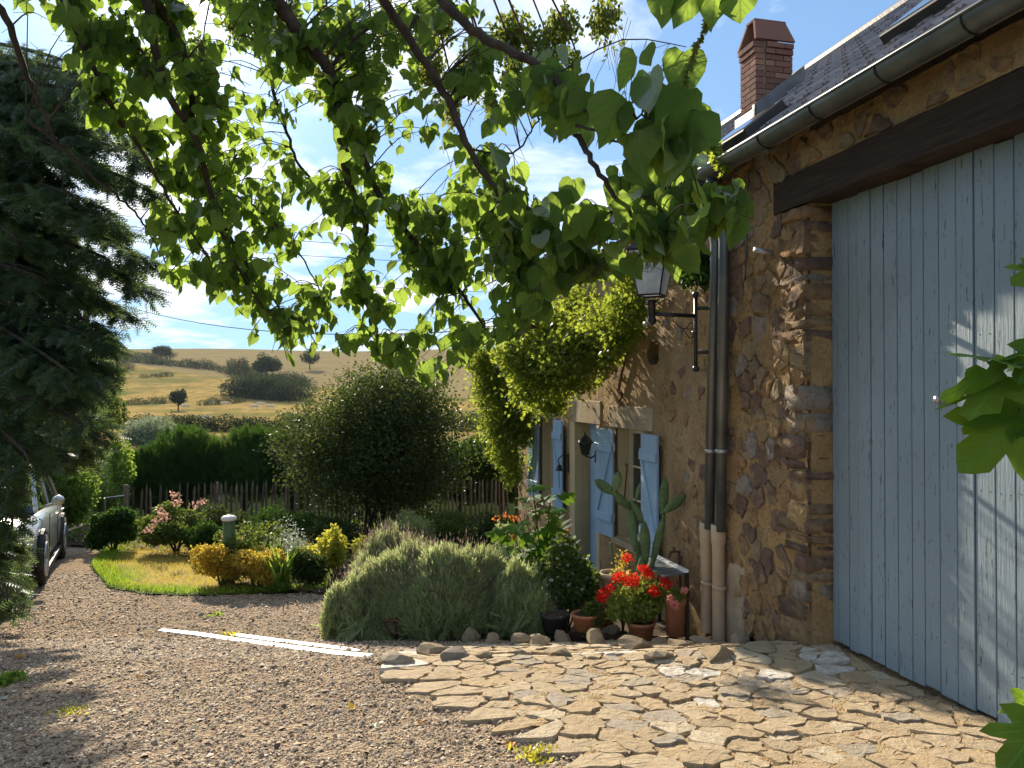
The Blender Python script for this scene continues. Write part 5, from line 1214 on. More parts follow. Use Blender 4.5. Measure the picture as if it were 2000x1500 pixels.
# ------------------------------------------------------------------ garden bed plants
px_shrub(345, 975, 1055, 150, 13.0, L_mid, 5200, .05, 'rose bush with dusty pink blooms behind the lawn', name='rose_bush', nl=9, seed=31, tpl=T_OV)
def blooms(pts, mat, label, name, cat, Y, r=.05, n=26, size=.03, parent=None):
    """flower heads: each a small ball of petals, child of its plant"""
    for px, py in pts:
        c = at(px, py, Y); P, d = blob_pts([(*c, r, r, r * .75)], n, .5); scatter('flower_head', T_DI[0], T_DI[1], P, frames(RNG.normal(size=P.shape), d + RNG.normal(size=P.shape) * .4), RNG.uniform(.7, 1.2, len(P)) * size, mat, parent)['kind'] = 'stuff'
rb = [o for o in C.objects if o.name == 'rose_bush'][0]
blooms([(342, 968), (312, 1000), (322, 1010), (300, 1022), (380, 985), (290, 1035), (312, 1012), (345, 980), (395, 978)], L_pink, '', '', '', 12.4, .075, 30, .05, rb)
px_shrub(430, 975, 1050, 120, 13.4, L_bushd, 4500, .045, 'dull reddish-green bush between the rose bush and the fence', nl=8, seed=32)
px_shrub(395, 1010, 1055, 110, 12.6, L_hedge, 3600, .045, 'low dark bush at the back edge of the lawn', nl=7, seed=33)
px_shrub(560, 985, 1060, 170, 13.5, L_hedge, 6500, .045, 'dark low bush behind the golden shrubs, before the fence', nl=9, seed=34)
px_shrub(660, 1000, 1060, 140, 13.0, L_bushd, 5000, .045, 'dark ground-hugging bush left of the round tree stems', nl=8, seed=35)
px_shrub(800, 985, 1050, 130, 12.6, L_lav, 3500, .07, 'grey-green tuft of tall grassy leaves right of the round tree stems', nl=7, seed=36, tpl=T_LA, up=-.2, name='grass_clump', cat='plant')
px_shrub(880, 985, 1045, 150, 13.2, L_mid, 4500, .05, 'dim green bush left of the fig, below the far fence', nl=8, seed=37)
px_shrub(950, 985, 1060, 110, 11.5, L_bushd, 3500, .045, 'dark bush in shade just left of the fig', nl=8, seed=38)
px_shrub(640, 1032, 1075, 120, 10.9, L_lime, 2800, .045, 'yellow-green low shrub right of the iris clump', nl=7, seed=39, tpl=T_OV)
px_shrub(735, 1040, 1080, 130, 10.7, L_lime, 2800, .045, 'yellow-green low shrub behind the left lavender', nl=7, seed=40, tpl=T_OV)
px_shrub(835, 1045, 1085, 110, 10.6, L_lime, 2200, .045, 'yellow-green low shrub behind the big lavender', nl=7, seed=41, tpl=T_OV)
px_shrub(655, 1020, 1050, 40, 10.6, L_lime, 500, .06, 'small bright yellow-green shoot above the low shrubs', nl=4, seed=42, tpl=T_OV)
px_shrub(430, 1045, 1160, 130, 9.95, L_yellow, 4200, .036, 'golden-leaved shrub at the right edge of the lawn', nl=9, seed=43, tpl=T_OV)
px_shrub(505, 1050, 1165, 130, 9.8, L_yellow, 4200, .036, 'yellow-leaved shrub just left of the iris clump', nl=9, seed=44, tpl=T_OV)
px_shrub(500, 1005, 1090, 190, 10.3, L_mid, 3800, .042, 'airy green and rust shrub round the white-capped post', nl=9, seed=45, tpl=T_OV)
s45 = C.objects.get('shrub.014')
px_shrub(455, 1030, 1080, 80, 10.15, L_pink, 700, .035, 'thin haze of rusty pink flowers beside the white-capped post', nl=7, seed=46, tpl=T_DI, name='flowering_plant', cat='plant')
px_shrub(600, 1062, 1165, 90, 9.9, L_bushd, 4800, .032, 'dark rounded shrub between the iris clump and the lavender', nl=9, seed=47, tpl=T_OV)
px_shrub(545, 1135, 1165, 60, 9.6, L_bright, 700, .035, 'low leafy plant at the foot of the iris clump', nl=5, seed=48, tpl=T_OV, name='plant', cat='plant')
px_shrub(560, 1005, 1050, 120, 11.0, L_whitef, 900, .035, 'sprinkling of small white flowers above the golden shrubs', nl=8, seed=49, name='flowering_plant', cat='plant')
px_shrub(985, 1010, 1090, 90, 9.6, L_lav, 2200, .05, 'buff seed-headed perennials left of the fig', nl=8, seed=52, name='perennial', cat='plant', tpl=T_LA, up=-.2)
def blades(px, py, Y, n, h, spread, mat, label, w=.12, name='iris_clump'):
    g = GY(px, Y); root = empty(name, tuple(g), label, 'plant'); tv, tf = [], []
    for k in range(5):
        t = k / 4; ww = w * (1 - t ** 2) * .5 + .004; tv += [(-ww, t, -.28 * t * t), (ww, t, -.28 * t * t)]
        if k: a = (k - 1) * 2; tf += [(a, a + 1, a + 3), (a, a + 3, a + 2)]
    for i in range(n):
        az = random.uniform(0, 6.3); l = random.uniform(.0, spread); D = np.array([[math.cos(az) * l, math.sin(az) * l, 1]]); Nn = np.array([[-math.cos(az), -math.sin(az), .3]])
        scatter('blade', tv, tf, np.array([[g.x + random.gauss(0, .07), g.y + random.gauss(0, .05), g.z]]), frames(D, Nn), np.array([h * random.uniform(.6, 1.1)]), mat, root)
blades(548, 1150, 9.75, 60, .62, .45, L_iris, 'clump of sword-shaped bright green iris leaves between golden and dark shrubs', .07)
# mixed ground cover between the shrubs: nobody could count it
n = 9000; x = RNG.uniform(-9, 2, n); y = RNG.uniform(7.3, 17, n); k = pip(x, y, bed_poly) & ((x < -.2) | (y > 8.2)); x, y = x[k], y[k]; n = len(x); hh_ = .06 + .22 * (.5 + .5 * np.sin(x * 2.3 + 1) * np.sin(y * 1.9)) * RNG.random(n)
D = RNG.normal(size=(n, 3)) * .6; D[:, 2] = .5 + RNG.random(n); tag(scatter('ground_cover', T_OV[0], T_OV[1], np.stack([x, y, Hr(x, y) + EYE + .03 + hh_ * RNG.random(n)], 1), frames(D, RNG.normal(size=(n, 3)) + np.array([0, 0, .5])), RNG.uniform(.03, .09, n), L_mid), 'mixed low leafy growth covering the bed between the shrubs', 'ground cover', kind='stuff')
# white-capped post
p = G(447, 1100); pt = GY(448, 10.25); zt = at(448, 1012, 10.25).z; root = empty('bollard_light', tuple(pt), 'green cylindrical post with a white cap among the golden shrubs', 'post')
MB().lathe(pt, [(.075, 0), (.075, zt - pt.z - .02), (.06, zt - pt.z)], 16).go('post', M_greenpost, root, smooth=True)
MB().lathe(Vector((pt.x, pt.y, zt)), [(.085, -.03), (.10, -.02), (.10, .01), (.07, .03), (0, .045)], 16).go('cap', M_white, root, smooth=True)
# lavender: fine stems fanning from the ground
def lavender(c, rx, ry, h, n, label, seed, dry=.16):
    g = Vector((c[0], c[1], Hh(c[0], c[1]))); root = empty('lavender', tuple(g), label, 'shrub', 'lavender bushes above the stone edging')
    rr = np.random.default_rng(seed); az = rr.uniform(0, 2 * math.pi, n); q = rr.random(n) ** .5; nd = 9
    dc = np.stack([rr.uniform(-.6, .6, nd) * rx, rr.uniform(-.6, .6, nd) * ry], 1); dc[0] = 0; dh = h * rr.uniform(.62, 1.0, nd); dh[0] = h; dr = rr.uniform(.36, .6, nd); j = rr.integers(0, nd, n)
    e = np.stack([dc[j, 0] + np.cos(az) * q * rx * dr[j], dc[j, 1] + np.sin(az) * q * ry * dr[j], dh[j] * np.sqrt(np.clip(1 - q * q * .93, 0, 1)) * (1 - rr.exponential(.13, n).clip(0, .9)) * rr.choice((1, 1, 1, 1.1), n)], 1)
    D = e * np.array([1, 1, .8]) - np.stack([dc[j, 0], dc[j, 1], 0 * q], 1) * .6 + rr.normal(size=(n, 3)) * .17; D[:, 2] += .22
    Ln = rr.uniform(.10, .27, n); base = np.array(g) + e - D / np.linalg.norm(D, axis=1, keepdims=True) * Ln[:, None]
    # sprig: a stem with pairs of narrow leaves
    tv, tf = [(-.01, 0, 0), (.01, 0, 0), (0, 1, 0)], [(0, 1, 2)]
    for k in range(6):
        y0 = .1 + k * .14
        for s in (-1, 1):
            b0 = len(tv); tv += [(0, y0, 0), (s * .09, y0 + .12, .03), (s * .13, y0 + .26, .02), (s * .03, y0 + .12, 0)]; tf += [(b0, b0 + 1, b0 + 2), (b0, b0 + 2, b0 + 3)]
    tag(scatter('foliage', tv, tf, base, frames(D, rr.normal(size=(n, 3))), Ln, L_lav, root), kind='stuff')
    m_ = int(n * dry); i = rr.choice(n, m_); Dd = D[i] * .4 + np.array([0, 0, .8]) + rr.normal(size=(m_, 3)) * .15; tv = [(-.008, 0, 0), (.008, 0, 0), (0, .8, 0), (.03, .78, 0), (0, 1, 0), (-.03, .78, 0)]; tf = [(0, 1, 2), (2, 3, 4), (2, 4, 5)]
    P = np.array(g) + e[i] * .92; tag(scatter('flower_spikes', tv, tf, P, frames(Dd, rr.normal(size=(m_, 3))), rr.uniform(.10, .24, m_), L_lavdry, root), kind='stuff')
    limbs(g, [g + Vector((random.uniform(-rx, rx) * .5, random.uniform(-ry, ry) * .5, h * .5)) for _ in range(9)], .012, 'stem', root)
lc = GY(870, 7.45); lavender((lc.x, lc.y), .93, .62, .84, 21000, 'large grey-green lavender bush with upright sprigs in the middle', 61)
lc = GY(1010, 7.5); lavender((lc.x, lc.y), .45, .45, .72, 6500, 'right-hand shaded lavender clump beside the dark flowering shrub', 62, .05)
lc = GY(700, 7.55); lavender((lc.x, lc.y), .36, .4, .62, 6500, 'smaller darker lavender bush at the left end', 63, .1)
lc = GY(760, 8.7); lavender((lc.x, lc.y), .75, .4, .90, 5000, 'taller lavender with brown dry flower spikes behind the left bush', 64, .8)
lc = GY(712, 7.2); lavender((lc.x, lc.y), .16, .14, .22, 500, 'small pale tuft at the foot of the left lavender', 65, 0)
p = GY(800, 7.05); b_ = MB(); tr = empty('planter_trough', tuple(p), 'brown trough in deep shade under the lavender', 'planter')
b_.box(p + Vector((-.24, .16, .0)), (.55, .05, 0), (0, .2, 0), (0, 0, .13)).box(p + Vector((-.26, .14, .13)), (.59, .05, 0), (0, .24, 0), (0, 0, .025)); b_.go('trough', M_darkclay, tr, bevel=.008)

# ------------------------------------------------------------------ fig sapling, shrub with glossy leaves
def lobed():
    half = [(0, 0), (.10, -.04), (.36, .02), (.50, .16), (.36, .25), (.26, .32), (.44, .48), (.47, .66), (.33, .66), (.17, .62), (.19, .84), (.09, 1.02), (0, 1.08)]
    V = [(0, y, -.10 * y * y) for y in (0, .2, .4, .62, .85, 1.08)]; Fc = []
    for s in (1, -1):
        b0 = len(V); V += [(s * x, y, -.25 * abs(x) ** 1.4 - .10 * y * y + .03 * math.sin(y * 14)) for x, y in half[1:-1]]
        t = [(0, b0, b0 + 1), (0, b0 + 1, b0 + 3), (b0 + 1, b0 + 2, b0 + 3), (0, b0 + 3, 1), (1, b0 + 3, b0 + 4), (1, b0 + 4, 2), (2, b0 + 4, b0 + 5), (2, b0 + 5, b0 + 7), (b0 + 5, b0 + 6, b0 + 7), (2, b0 + 7, b0 + 8), (2, b0 + 8, 3), (3, b0 + 8, b0 + 9), (3, b0 + 9, 4), (4, b0 + 9, b0 + 10), (4, b0 + 10, 5)]
        Fc += t if s > 0 else [q[::-1] for q in t]
    return V, Fc
fV, fF = lobed(); fuv = [(v[0] + .5, v[1] * .85 + .08) for v in fV]
def lobe_mesh(curl):
    me = bpy.data.meshes.new('leaf'); me.from_pydata([(x, y, z * curl) for x, y, z in fV], [], fF); l = me.uv_layers.new(name='UVMap'); l.data.foreach_set('uv', np.array(fuv)[np.array(fF).ravel()].ravel()); me.materials.append(L_fig); me.shade_smooth(); me.update(); return me
fmesh = [lobe_mesh(c) for c in (.6, 1.2, 2.0)]
def put_leaf(name, me, p, D, Nn, s, parent):
    fr = frames(np.array([tuple(D)]), np.array([tuple(Nn)]))[0]; o = bpy.data.objects.new(name, me); C.objects.link(o); o.parent = parent
    off = Vector((0, 0, 0)); q = parent
    while q is not None: off += q.location; q = q.parent
    Mx = Matrix(fr.tolist()).to_4x4() @ Matrix.Scale(s, 4); Mx.translation = Vector(p) - off; o.matrix_basis = Mx
g = GY(1050, 8.1); fig = empty('fig_sapling', tuple(g), 'young fig with big bright lobed leaves standing left of the shutters', 'shrub')
for px, py in ((1040, 950), (1010, 990), (1075, 975), (1000, 1030), (1050, 1020), (990, 1070), (1090, 1060)):
    e = at(px, py, 8.1); Q = smooth_line([g, g.lerp(e, .5) + Vector((random.gauss(0, .05), 0, .05)), e], 4); MB().tube(Q, list(np.linspace(.014, .005, len(Q))), 5).go('stem', M_bark, fig)
    for _ in range(13):
        b_ = Q[random.randint(4, len(Q) - 1)]; az = random.uniform(0, 6.3); put_leaf('leaf', random.choice(fmesh), b_ + Vector((random.gauss(0, .06), random.gauss(0, .06), random.gauss(0, .03))), (math.cos(az), math.sin(az) - .3, random.uniform(-.4, .3)), (random.gauss(0, .4), -.5 + random.gauss(0, .3), 1), random.uniform(.13, .24), fig)
r, bl = px_shrub(1105, 1010, 1215, 135, 7.6, L_mid, 6500, .042, 'dark glossy-leaved shrub with silvery glints right of the lavender', nl=14, seed=71, tpl=T_OV, s=.36, dk=.7)
foliage('shiny_leaves', bl, 420, .05, L_whitef, r, T_OV)
blooms([(985, 1008), (1010, 1012), (1043, 1000), (1000, 1050), (1105, 1040), (1000, 1010), (970, 1012)], L_orange, '', '', '', 8.0, .035, 16, .03, r)
px_shrub(1130, 1055, 1110, 70, 7.9, L_bright, 700, .045, 'light green leafy plant below the middle shutter', nl=5, seed=72, tpl=T_OV, name='plant', cat='plant')
for i in range(7):
    a = at(1085 + i * 4, 1010 + i * 3, 8.0)
r2 = empty('feathery_plant', tuple(GY(1100, 8.2)), 'plant with slanting whitish leaves in front of the left shutter', 'plant')
for (x0, y0), (x1, y1) in (((1085, 1020), (1105, 1003)), ((1088, 1032), (1118, 1012)), ((1090, 1042), (1120, 1022)), ((1082, 1012), (1100, 998)), ((1065, 1060), (1080, 1050)), ((1120, 1068), (1135, 1052))):
    a = at(x0, y0, 8.2); b = at(x1, y1, 8.1); m_ = bpy.data.meshes.new('leaf'); m_.from_pydata([tuple(v * 1) for v in [(-.0, 0, 0), (.09, .5, .02), (0, 1, 0), (-.09, .5, .02)]], [], [(0, 1, 2), (0, 2, 3)]); m_.materials.append(L_whitef)
    put_leaf('leaf', m_, a, b - a, (0, -1, .6), (b - a).length, r2)
MB().tube([r2.location, at(1085, 1030, 8.2)], .006, 5).go('stem', M_vinewood, r2)
# ------------------------------------------------------------------ pots
def pot(px, py, Y, r, h, label, mat=None, taper=.78):
    p = at(px, py, Y); p.z = max(p.z, Hh(p.x, p.y)); root = empty('flower_pot', tuple(p), label, 'pot')
    MB().lathe(p, [(0, .0), (r * taper, 0), (r * .96, h * .82), (r * 1.04, h * .83), (r * 1.06, h), (r * .96, h), (r * .92, h * .86), (r * .9, h * .80), (0, h * .8)], 24).go('pot_body', mat or M_terra, root, smooth=False).data.polygons.foreach_set('use_smooth', [True] * (24 * 8))
    MB().lathe(p, [(r * .9, h * .88), (0, h * .9)], 16).go('potting_soil', M_soil, root); return root, p
pr, pp_ = pot(1320, 1240, 6.9, .095, .34, 'tall terracotta pot beside the downpipes, lit from the left', taper=.86)
pot(1252, 1248, 6.95, .125, .16, 'wide low terracotta bowl holding the red geraniums')
pot(1143, 1230, 7.0, .12, .15, 'low terracotta pot in shade right of the dark flowering shrub')
pot(1083, 1232, 7.1, .13, .16, 'dark plastic pot at the foot of the flowering shrub', M_plasticd)
pot(1200, 1165, 7.7, .14, .24, 'cream glazed pot rim half hidden behind the red geraniums', M_cream)
p = at(1165, 1190, 7.6); p.z = Hh(p.x, p.y); root = empty('wicker_basket', tuple(p), 'brown wicker basket half hidden left of the geraniums', 'basket'); MB().lathe(p, [(0, 0), (.15, 0), (.19, .3), (.21, .32), (.18, .33), (.17, .30), (0, .28)], 18).go('basket_body', M_wicker, root, smooth=True)
for k in range(7): MB().lathe(p, [(.155 + k * .006, .03 + k * .04), (.168 + k * .006, .045 + k * .04), (.157 + k * .006, .06 + k * .04)], 18).go('weave', M_wicker, root)
# red geraniums
def geranium(px, pt, pb, w, Y, label, heads, mat, n, base, hr=.055):
    a = at(px, pt, Y); b = at(px, pb, Y); c = (a + b) / 2; rw = w / 2 / F * Y; root = empty('geranium', tuple(base), label, 'flower')
    bl = lumps(c, (rw, rw * .8, (a.z - b.z) / 2), 10, .42, int(px)); foliage('foliage', bl, n, .045, L_ger, root, T_3, shell=.4)
    limbs(base, [Vector(q[:3]) for q in bl[:6]], .006, 'stem', root, M_vinewood)
    for hx, hy in heads:
        c_ = at(hx, hy, Y - .12); r_ = hr * random.uniform(.8, 1.1); P, d = blob_pts([(*c_, r_, r_, r_ * .7)], 85, .6)
        scatter('flower_head', T_DI[0], T_DI[1], P, frames(RNG.normal(size=P.shape), d + RNG.normal(size=P.shape) * .3), RNG.uniform(.018, .03, len(P)), mat, root)['kind'] = 'stuff'
        MB().tube([c_, Vector(bl[0][:3]).lerp(c_, .5), Vector(bl[-1][:3])], .003, 4).go('stem', M_vinewood, root)
gb = at(1252, 1225, 6.95)
geranium(1243, 1118, 1238, 158, 6.95, 'potted geraniums crowded with scarlet flower heads', [(1225, 1090), (1204, 1130), (1213, 1124), (1238, 1138), (1240, 1128), (1258, 1110), (1268, 1122), (1298, 1130), (1303, 1140), (1180, 1158), (1192, 1148), (1175, 1168), (1275, 1150), (1262, 1118), (1280, 1158), (1225, 1136)], L_red, 2100, gb)
geranium(1322, 1150, 1180, 34, 6.8, 'small pale pink geranium in the tall terracotta pot', [(1336, 1153), (1316, 1178), (1320, 1184), (1310, 1168)], L_pinkp, 110, pp_ + Vector((0, 0, .3)), .03)
px_shrub(1150, 1150, 1205, 60, 7.0, L_mid, 500, .035, 'weak leafy plant in the low terracotta pot', nl=5, seed=73, tpl=T_OV, name='plant', cat='plant')
px_shrub(1215, 1060, 1120, 46, 7.5, L_yellow, 240, .03, 'thin plant with small yellow leaves before the right window', nl=5, seed=74, tpl=T_OV, name='plant', cat='plant')
# prickly pear
g = at(1250, 1150, 7.3); g.z = Hh(g.x, g.y) + .2; cac = empty('prickly_pear', tuple(GY(1250, 7.3)), 'tall prickly pear cactus with flat pads in front of the right shutter', 'cactus')
pot(1250, 1200, 7.35, .14, .26, 'pot of the prickly pear hidden behind the geraniums')
for (x0, y0), (x1, y1), w in (((1252, 1170), (1246, 1060), .045), ((1250, 1120), (1262, 1030), .05), ((1240, 1075), (1232, 990), .045), ((1231, 995), (1199, 962), .045), ((1200, 965), (1163, 938), .055), ((1199, 962), (1209, 922), .05), ((1262, 1100), (1258, 1020), .055), ((1255, 1022), (1230, 978), .055), ((1272, 1110), (1296, 1010), .042), ((1294, 1010), (1299, 935), .05), ((1297, 1000), (1338, 968), .055), ((1240, 1180), (1258, 1080), .05), ((1262, 1170), (1275, 1095), .045), ((1200, 1110), (1192, 1060), .018), ((1242, 978), (1250, 945), .022)):
    a, b = at(x0, y0, 7.3 + random.uniform(-.08, .08)), at(x1, y1, 7.3 + random.uniform(-.08, .08)); ax_ = (b - a); L = ax_.length; ax_.normalize(); si = ax_.cross(Vector((random.uniform(-.5, .5), -1, 0))).normalized(); fn_ = ax_.cross(si)
    V = []; k, m2 = 12, 8
    for i in range(m2 + 1):
        t = i / m2; wr = w * (math.sin(math.pi * (t * .92 + .05)) ** .7) * (.75 + .35 * t)
        for j in range(k): an = 2 * math.pi * j / k; V.append(a + ax_ * L * (t * 1.06 - .03) + si * math.cos(an) * wr + fn_ * math.sin(an) * min(.018, wr * .6))
    mesh('pad', V, [(i * k + j, i * k + (j + 1) % k, (i + 1) * k + (j + 1) % k, (i + 1) * k + j) for i in range(m2) for j in range(k)] + [tuple(range(k))[::-1], tuple(m2 * k + j for j in range(k))], M_cactus, cac, smooth=True)

# ------------------------------------------------------------------ vine on the farmhouse
vb = []
for px, py, r_, d_ in ((1225, 560, 26, .25), (1215, 600, 34, .3), (1240, 610, 22, .25), (1180, 640, 40, .35), (1215, 650, 34, .3), (1140, 660, 48, .45), (1100, 690, 55, .6), (1150, 700, 45, .4), (1060, 720, 60, .8), (1085, 640, 50, .6), (1120, 590, 34, .4), (1060, 660, 46, .7), (1020, 700, 50, 1.0), (1090, 745, 40, .5), (1055, 780, 34, .6), (1180, 690, 30, .3), (1130, 740, 26, .35), (1235, 520, 18, .25), (1030, 760, 46, .9), (1080, 790, 26, .4)):
    u_, z_ = WP(px, py, TW + d_); p = WL(min(u_, 9.2), TW + d_, z_); p = at(px, py, min(p.y, 15)); vb.append((*p, r_ / F * p.y * .78, .16, r_ / F * p.y * .7))
    for _ in range(2): vb.append((p.x + random.gauss(0, 1.1) * r_ / F * p.y * .9, p.y + random.gauss(0, .08), p.z + random.gauss(0, .8) * r_ / F * p.y * .7, r_ / F * p.y * .34, .1, r_ / F * p.y * .3))
vine = empty('grape_vine', tuple(WL(3.2, TW + .1, -.3)), 'sunlit green vine sprawling over the upper house wall and its left corner', 'vine')
foliage('foliage', vb, 20000, .05, L_vine, vine, T_3, shell=.1, clump=6, floor=True)
vb2 = []
for px, py, r_ in ((960, 720, 40), (990, 750, 40), (955, 770, 34), (1000, 800, 38), (970, 830, 32), (1010, 850, 26), (985, 880, 26), (1000, 910, 20), (1012, 790, 30), (1020, 830, 22), (940, 700, 26), (1000, 930, 14)): p = at(px, py, 12.6); vb2.append((*p, r_ / F * 12.6, .3, r_ / F * 12.6))
v2 = empty('hanging_vine', tuple(GY(1000, 12.6)), 'bright yellow-green climber cascading at the far corner of the house', 'vine'); foliage('foliage', vb2, 13000, .052, L_vine, v2, T_3, shell=.2, clump=6)
MB().tube([GY(1008, 12.6), at(1008, 800, 12.6), at(1000, 640, 12.6)], .022, 6).go('stem', M_vinewood, v2)
m_ = MB()
for pl in ([(1208, 762), (1214, 730), (1224, 690), (1226, 655), (1216, 610), (1222, 560)], [(1224, 690), (1208, 672), (1190, 700), (1182, 715), (1160, 735), (1112, 760)], [(1226, 668), (1248, 655), (1260, 625)], [(1214, 738), (1190, 722)], [(1208, 762), (1216, 772), (1208, 785)]):
    m_.tube(smooth_line([WL(WP(x, y, TW + .03)[0], TW + .03, WP(x, y, TW + .03)[1]) for x, y in pl], 5), list(np.linspace(.02, .008, (len(pl) - 1) * 5 + 1)), 6)
m_.go('stem', M_vinewood, vine)
ib = [];
for px, py, r_ in ((1365, 520, 24), (1345, 545, 20), (1375, 545, 18), (1360, 500, 22), (1335, 520, 20)): u_, z_ = WP(px, py, TW + .12); p = WL(u_, TW + .12, z_); ib.append((*p, r_ / F * p.y, .10, r_ / F * p.y))
iv2 = empty('ivy', tuple(WL(1.9, TW + .1, 1.0)), 'dark ivy patch on the wall left of the downpipe tops', 'ivy'); foliage('foliage', ib, 900, .045, L_hedge, iv2, T_3, shell=.2, floor=False)
gb_ = [];
for px, py, r_ in ((1385, 300, 16), (1400, 310, 14), (1372, 290, 12), (1410, 325, 10), (1385, 280, 10)): p = WL(WP(px, py, GD)[0], GD - .02, WP(px, py, GD)[1]); gb_.append((*p, r_ / F * p.y, .07, r_ / F * p.y))
gv = empty('gutter_vine', tuple(WL(1.5, GD, 1.9)), 'small yellow-green vine sprays growing out of the gutter joint', 'vine'); foliage('foliage', gb_, 160, .06, L_vine, gv, T_3, shell=.2, floor=False)

# ------------------------------------------------------------------ fig leaves reaching in at the right edge
g = Vector((2.35, 1.7, Hh(2.35, 1.7))); fg_ = empty('fig_tree', tuple(g), 'fig tree reaching in from the right edge with large lobed leaves before the blue door', 'tree')
MB().tube(smooth_line([g, g + Vector((0, 0, .8)), g + Vector((-.15, .05, 1.6)), g + Vector((-.2, .1, 2.3))], 4), list(np.linspace(.05, .02, 13)), 8).go('trunk', M_bark, fg_, smooth=True)
def fbranch(pl, r0=.010):
    Q = smooth_line([g + Vector((0, 0, max(.2, min(2.0, at(*pl[0]).z - g.z - .1))))] + [at(*p) for p in pl], 6); MB().tube(Q, list(np.linspace(r0, .003, len(Q))), 6).go('branch', M_bark, fg_, smooth=True)
fbranch([(2150, 850, 1.9), (2000, 790, 1.95), (1965, 755, 1.95), (1935, 705, 1.95)]); fbranch([(2150, 850, 1.9), (2030, 800, 1.9), (1990, 800, 1.9)], .008); fbranch([(2200, 1500, 1.75), (2050, 1420, 1.75), (1990, 1380, 1.8)]); fbranch([(2150, 600, 1.9), (2030, 540, 1.95)])
def fl_(a, b, s, nrm, curl=0):
    A, B_ = at(*a), at(*b); put_leaf('leaf', fmesh[curl], A, B_ - A, nrm, (B_ - A).length * s, fg_)
fl_((1965, 735, 1.95), (1895, 790, 1.8), 1.0, (-.6, -.45, .7), 1)
fl_((1960, 725, 1.92), (1832, 762, 1.95), 1.0, (.1, .75, .55), 2)
fl_((2010, 790, 1.92), (1893, 905, 1.84), .98, (-.35, -1, .25), 1)
fl_((1990, 800, 1.96), (1868, 840, 1.9), .8, (-.2, -.6, .8), 1)
fl_((1945, 700, 1.95), (1900, 690, 1.85), 1.4, (0, -.3, 1), 0)
fl_((2030, 700, 1.95), (1930, 690, 1.9), .95, (0, .3, 1), 1)
fl_((2030, 660, 1.9), (1985, 745, 1.85), .9, (-.7, -.6, .2), 1)
fl_((2040, 850, 1.9), (1990, 790, 1.85), .8, (-.4, -.7, .3), 0)
fl_((2050, 520, 1.9), (1988, 545, 1.85), 1.0, (-.4, -.8, .4), 1)
fl_((2060, 505, 1.9), (1995, 515, 1.9), 1.0, (-.2, -.5, .8), 0)
fl_((2030, 1345, 1.8), (1942, 1372, 1.8), 1.0, (.1, .6, .8), 2)
fl_((2040, 1390, 1.75), (1975, 1345, 1.75), .9, (-.3, -.7, .6), 0)
fl_((2050, 1400, 1.7), (1965, 1495, 1.62), 1.0, (-.6, -.6, .4), 1)
fl_((2060, 1480, 1.7), (1970, 1420, 1.7), .9, (-.4, -.4, .8), 1)
fl_((2080, 1520, 1.65), (1985, 1540, 1.6), 1.0, (-.3, -.5, .8), 0)

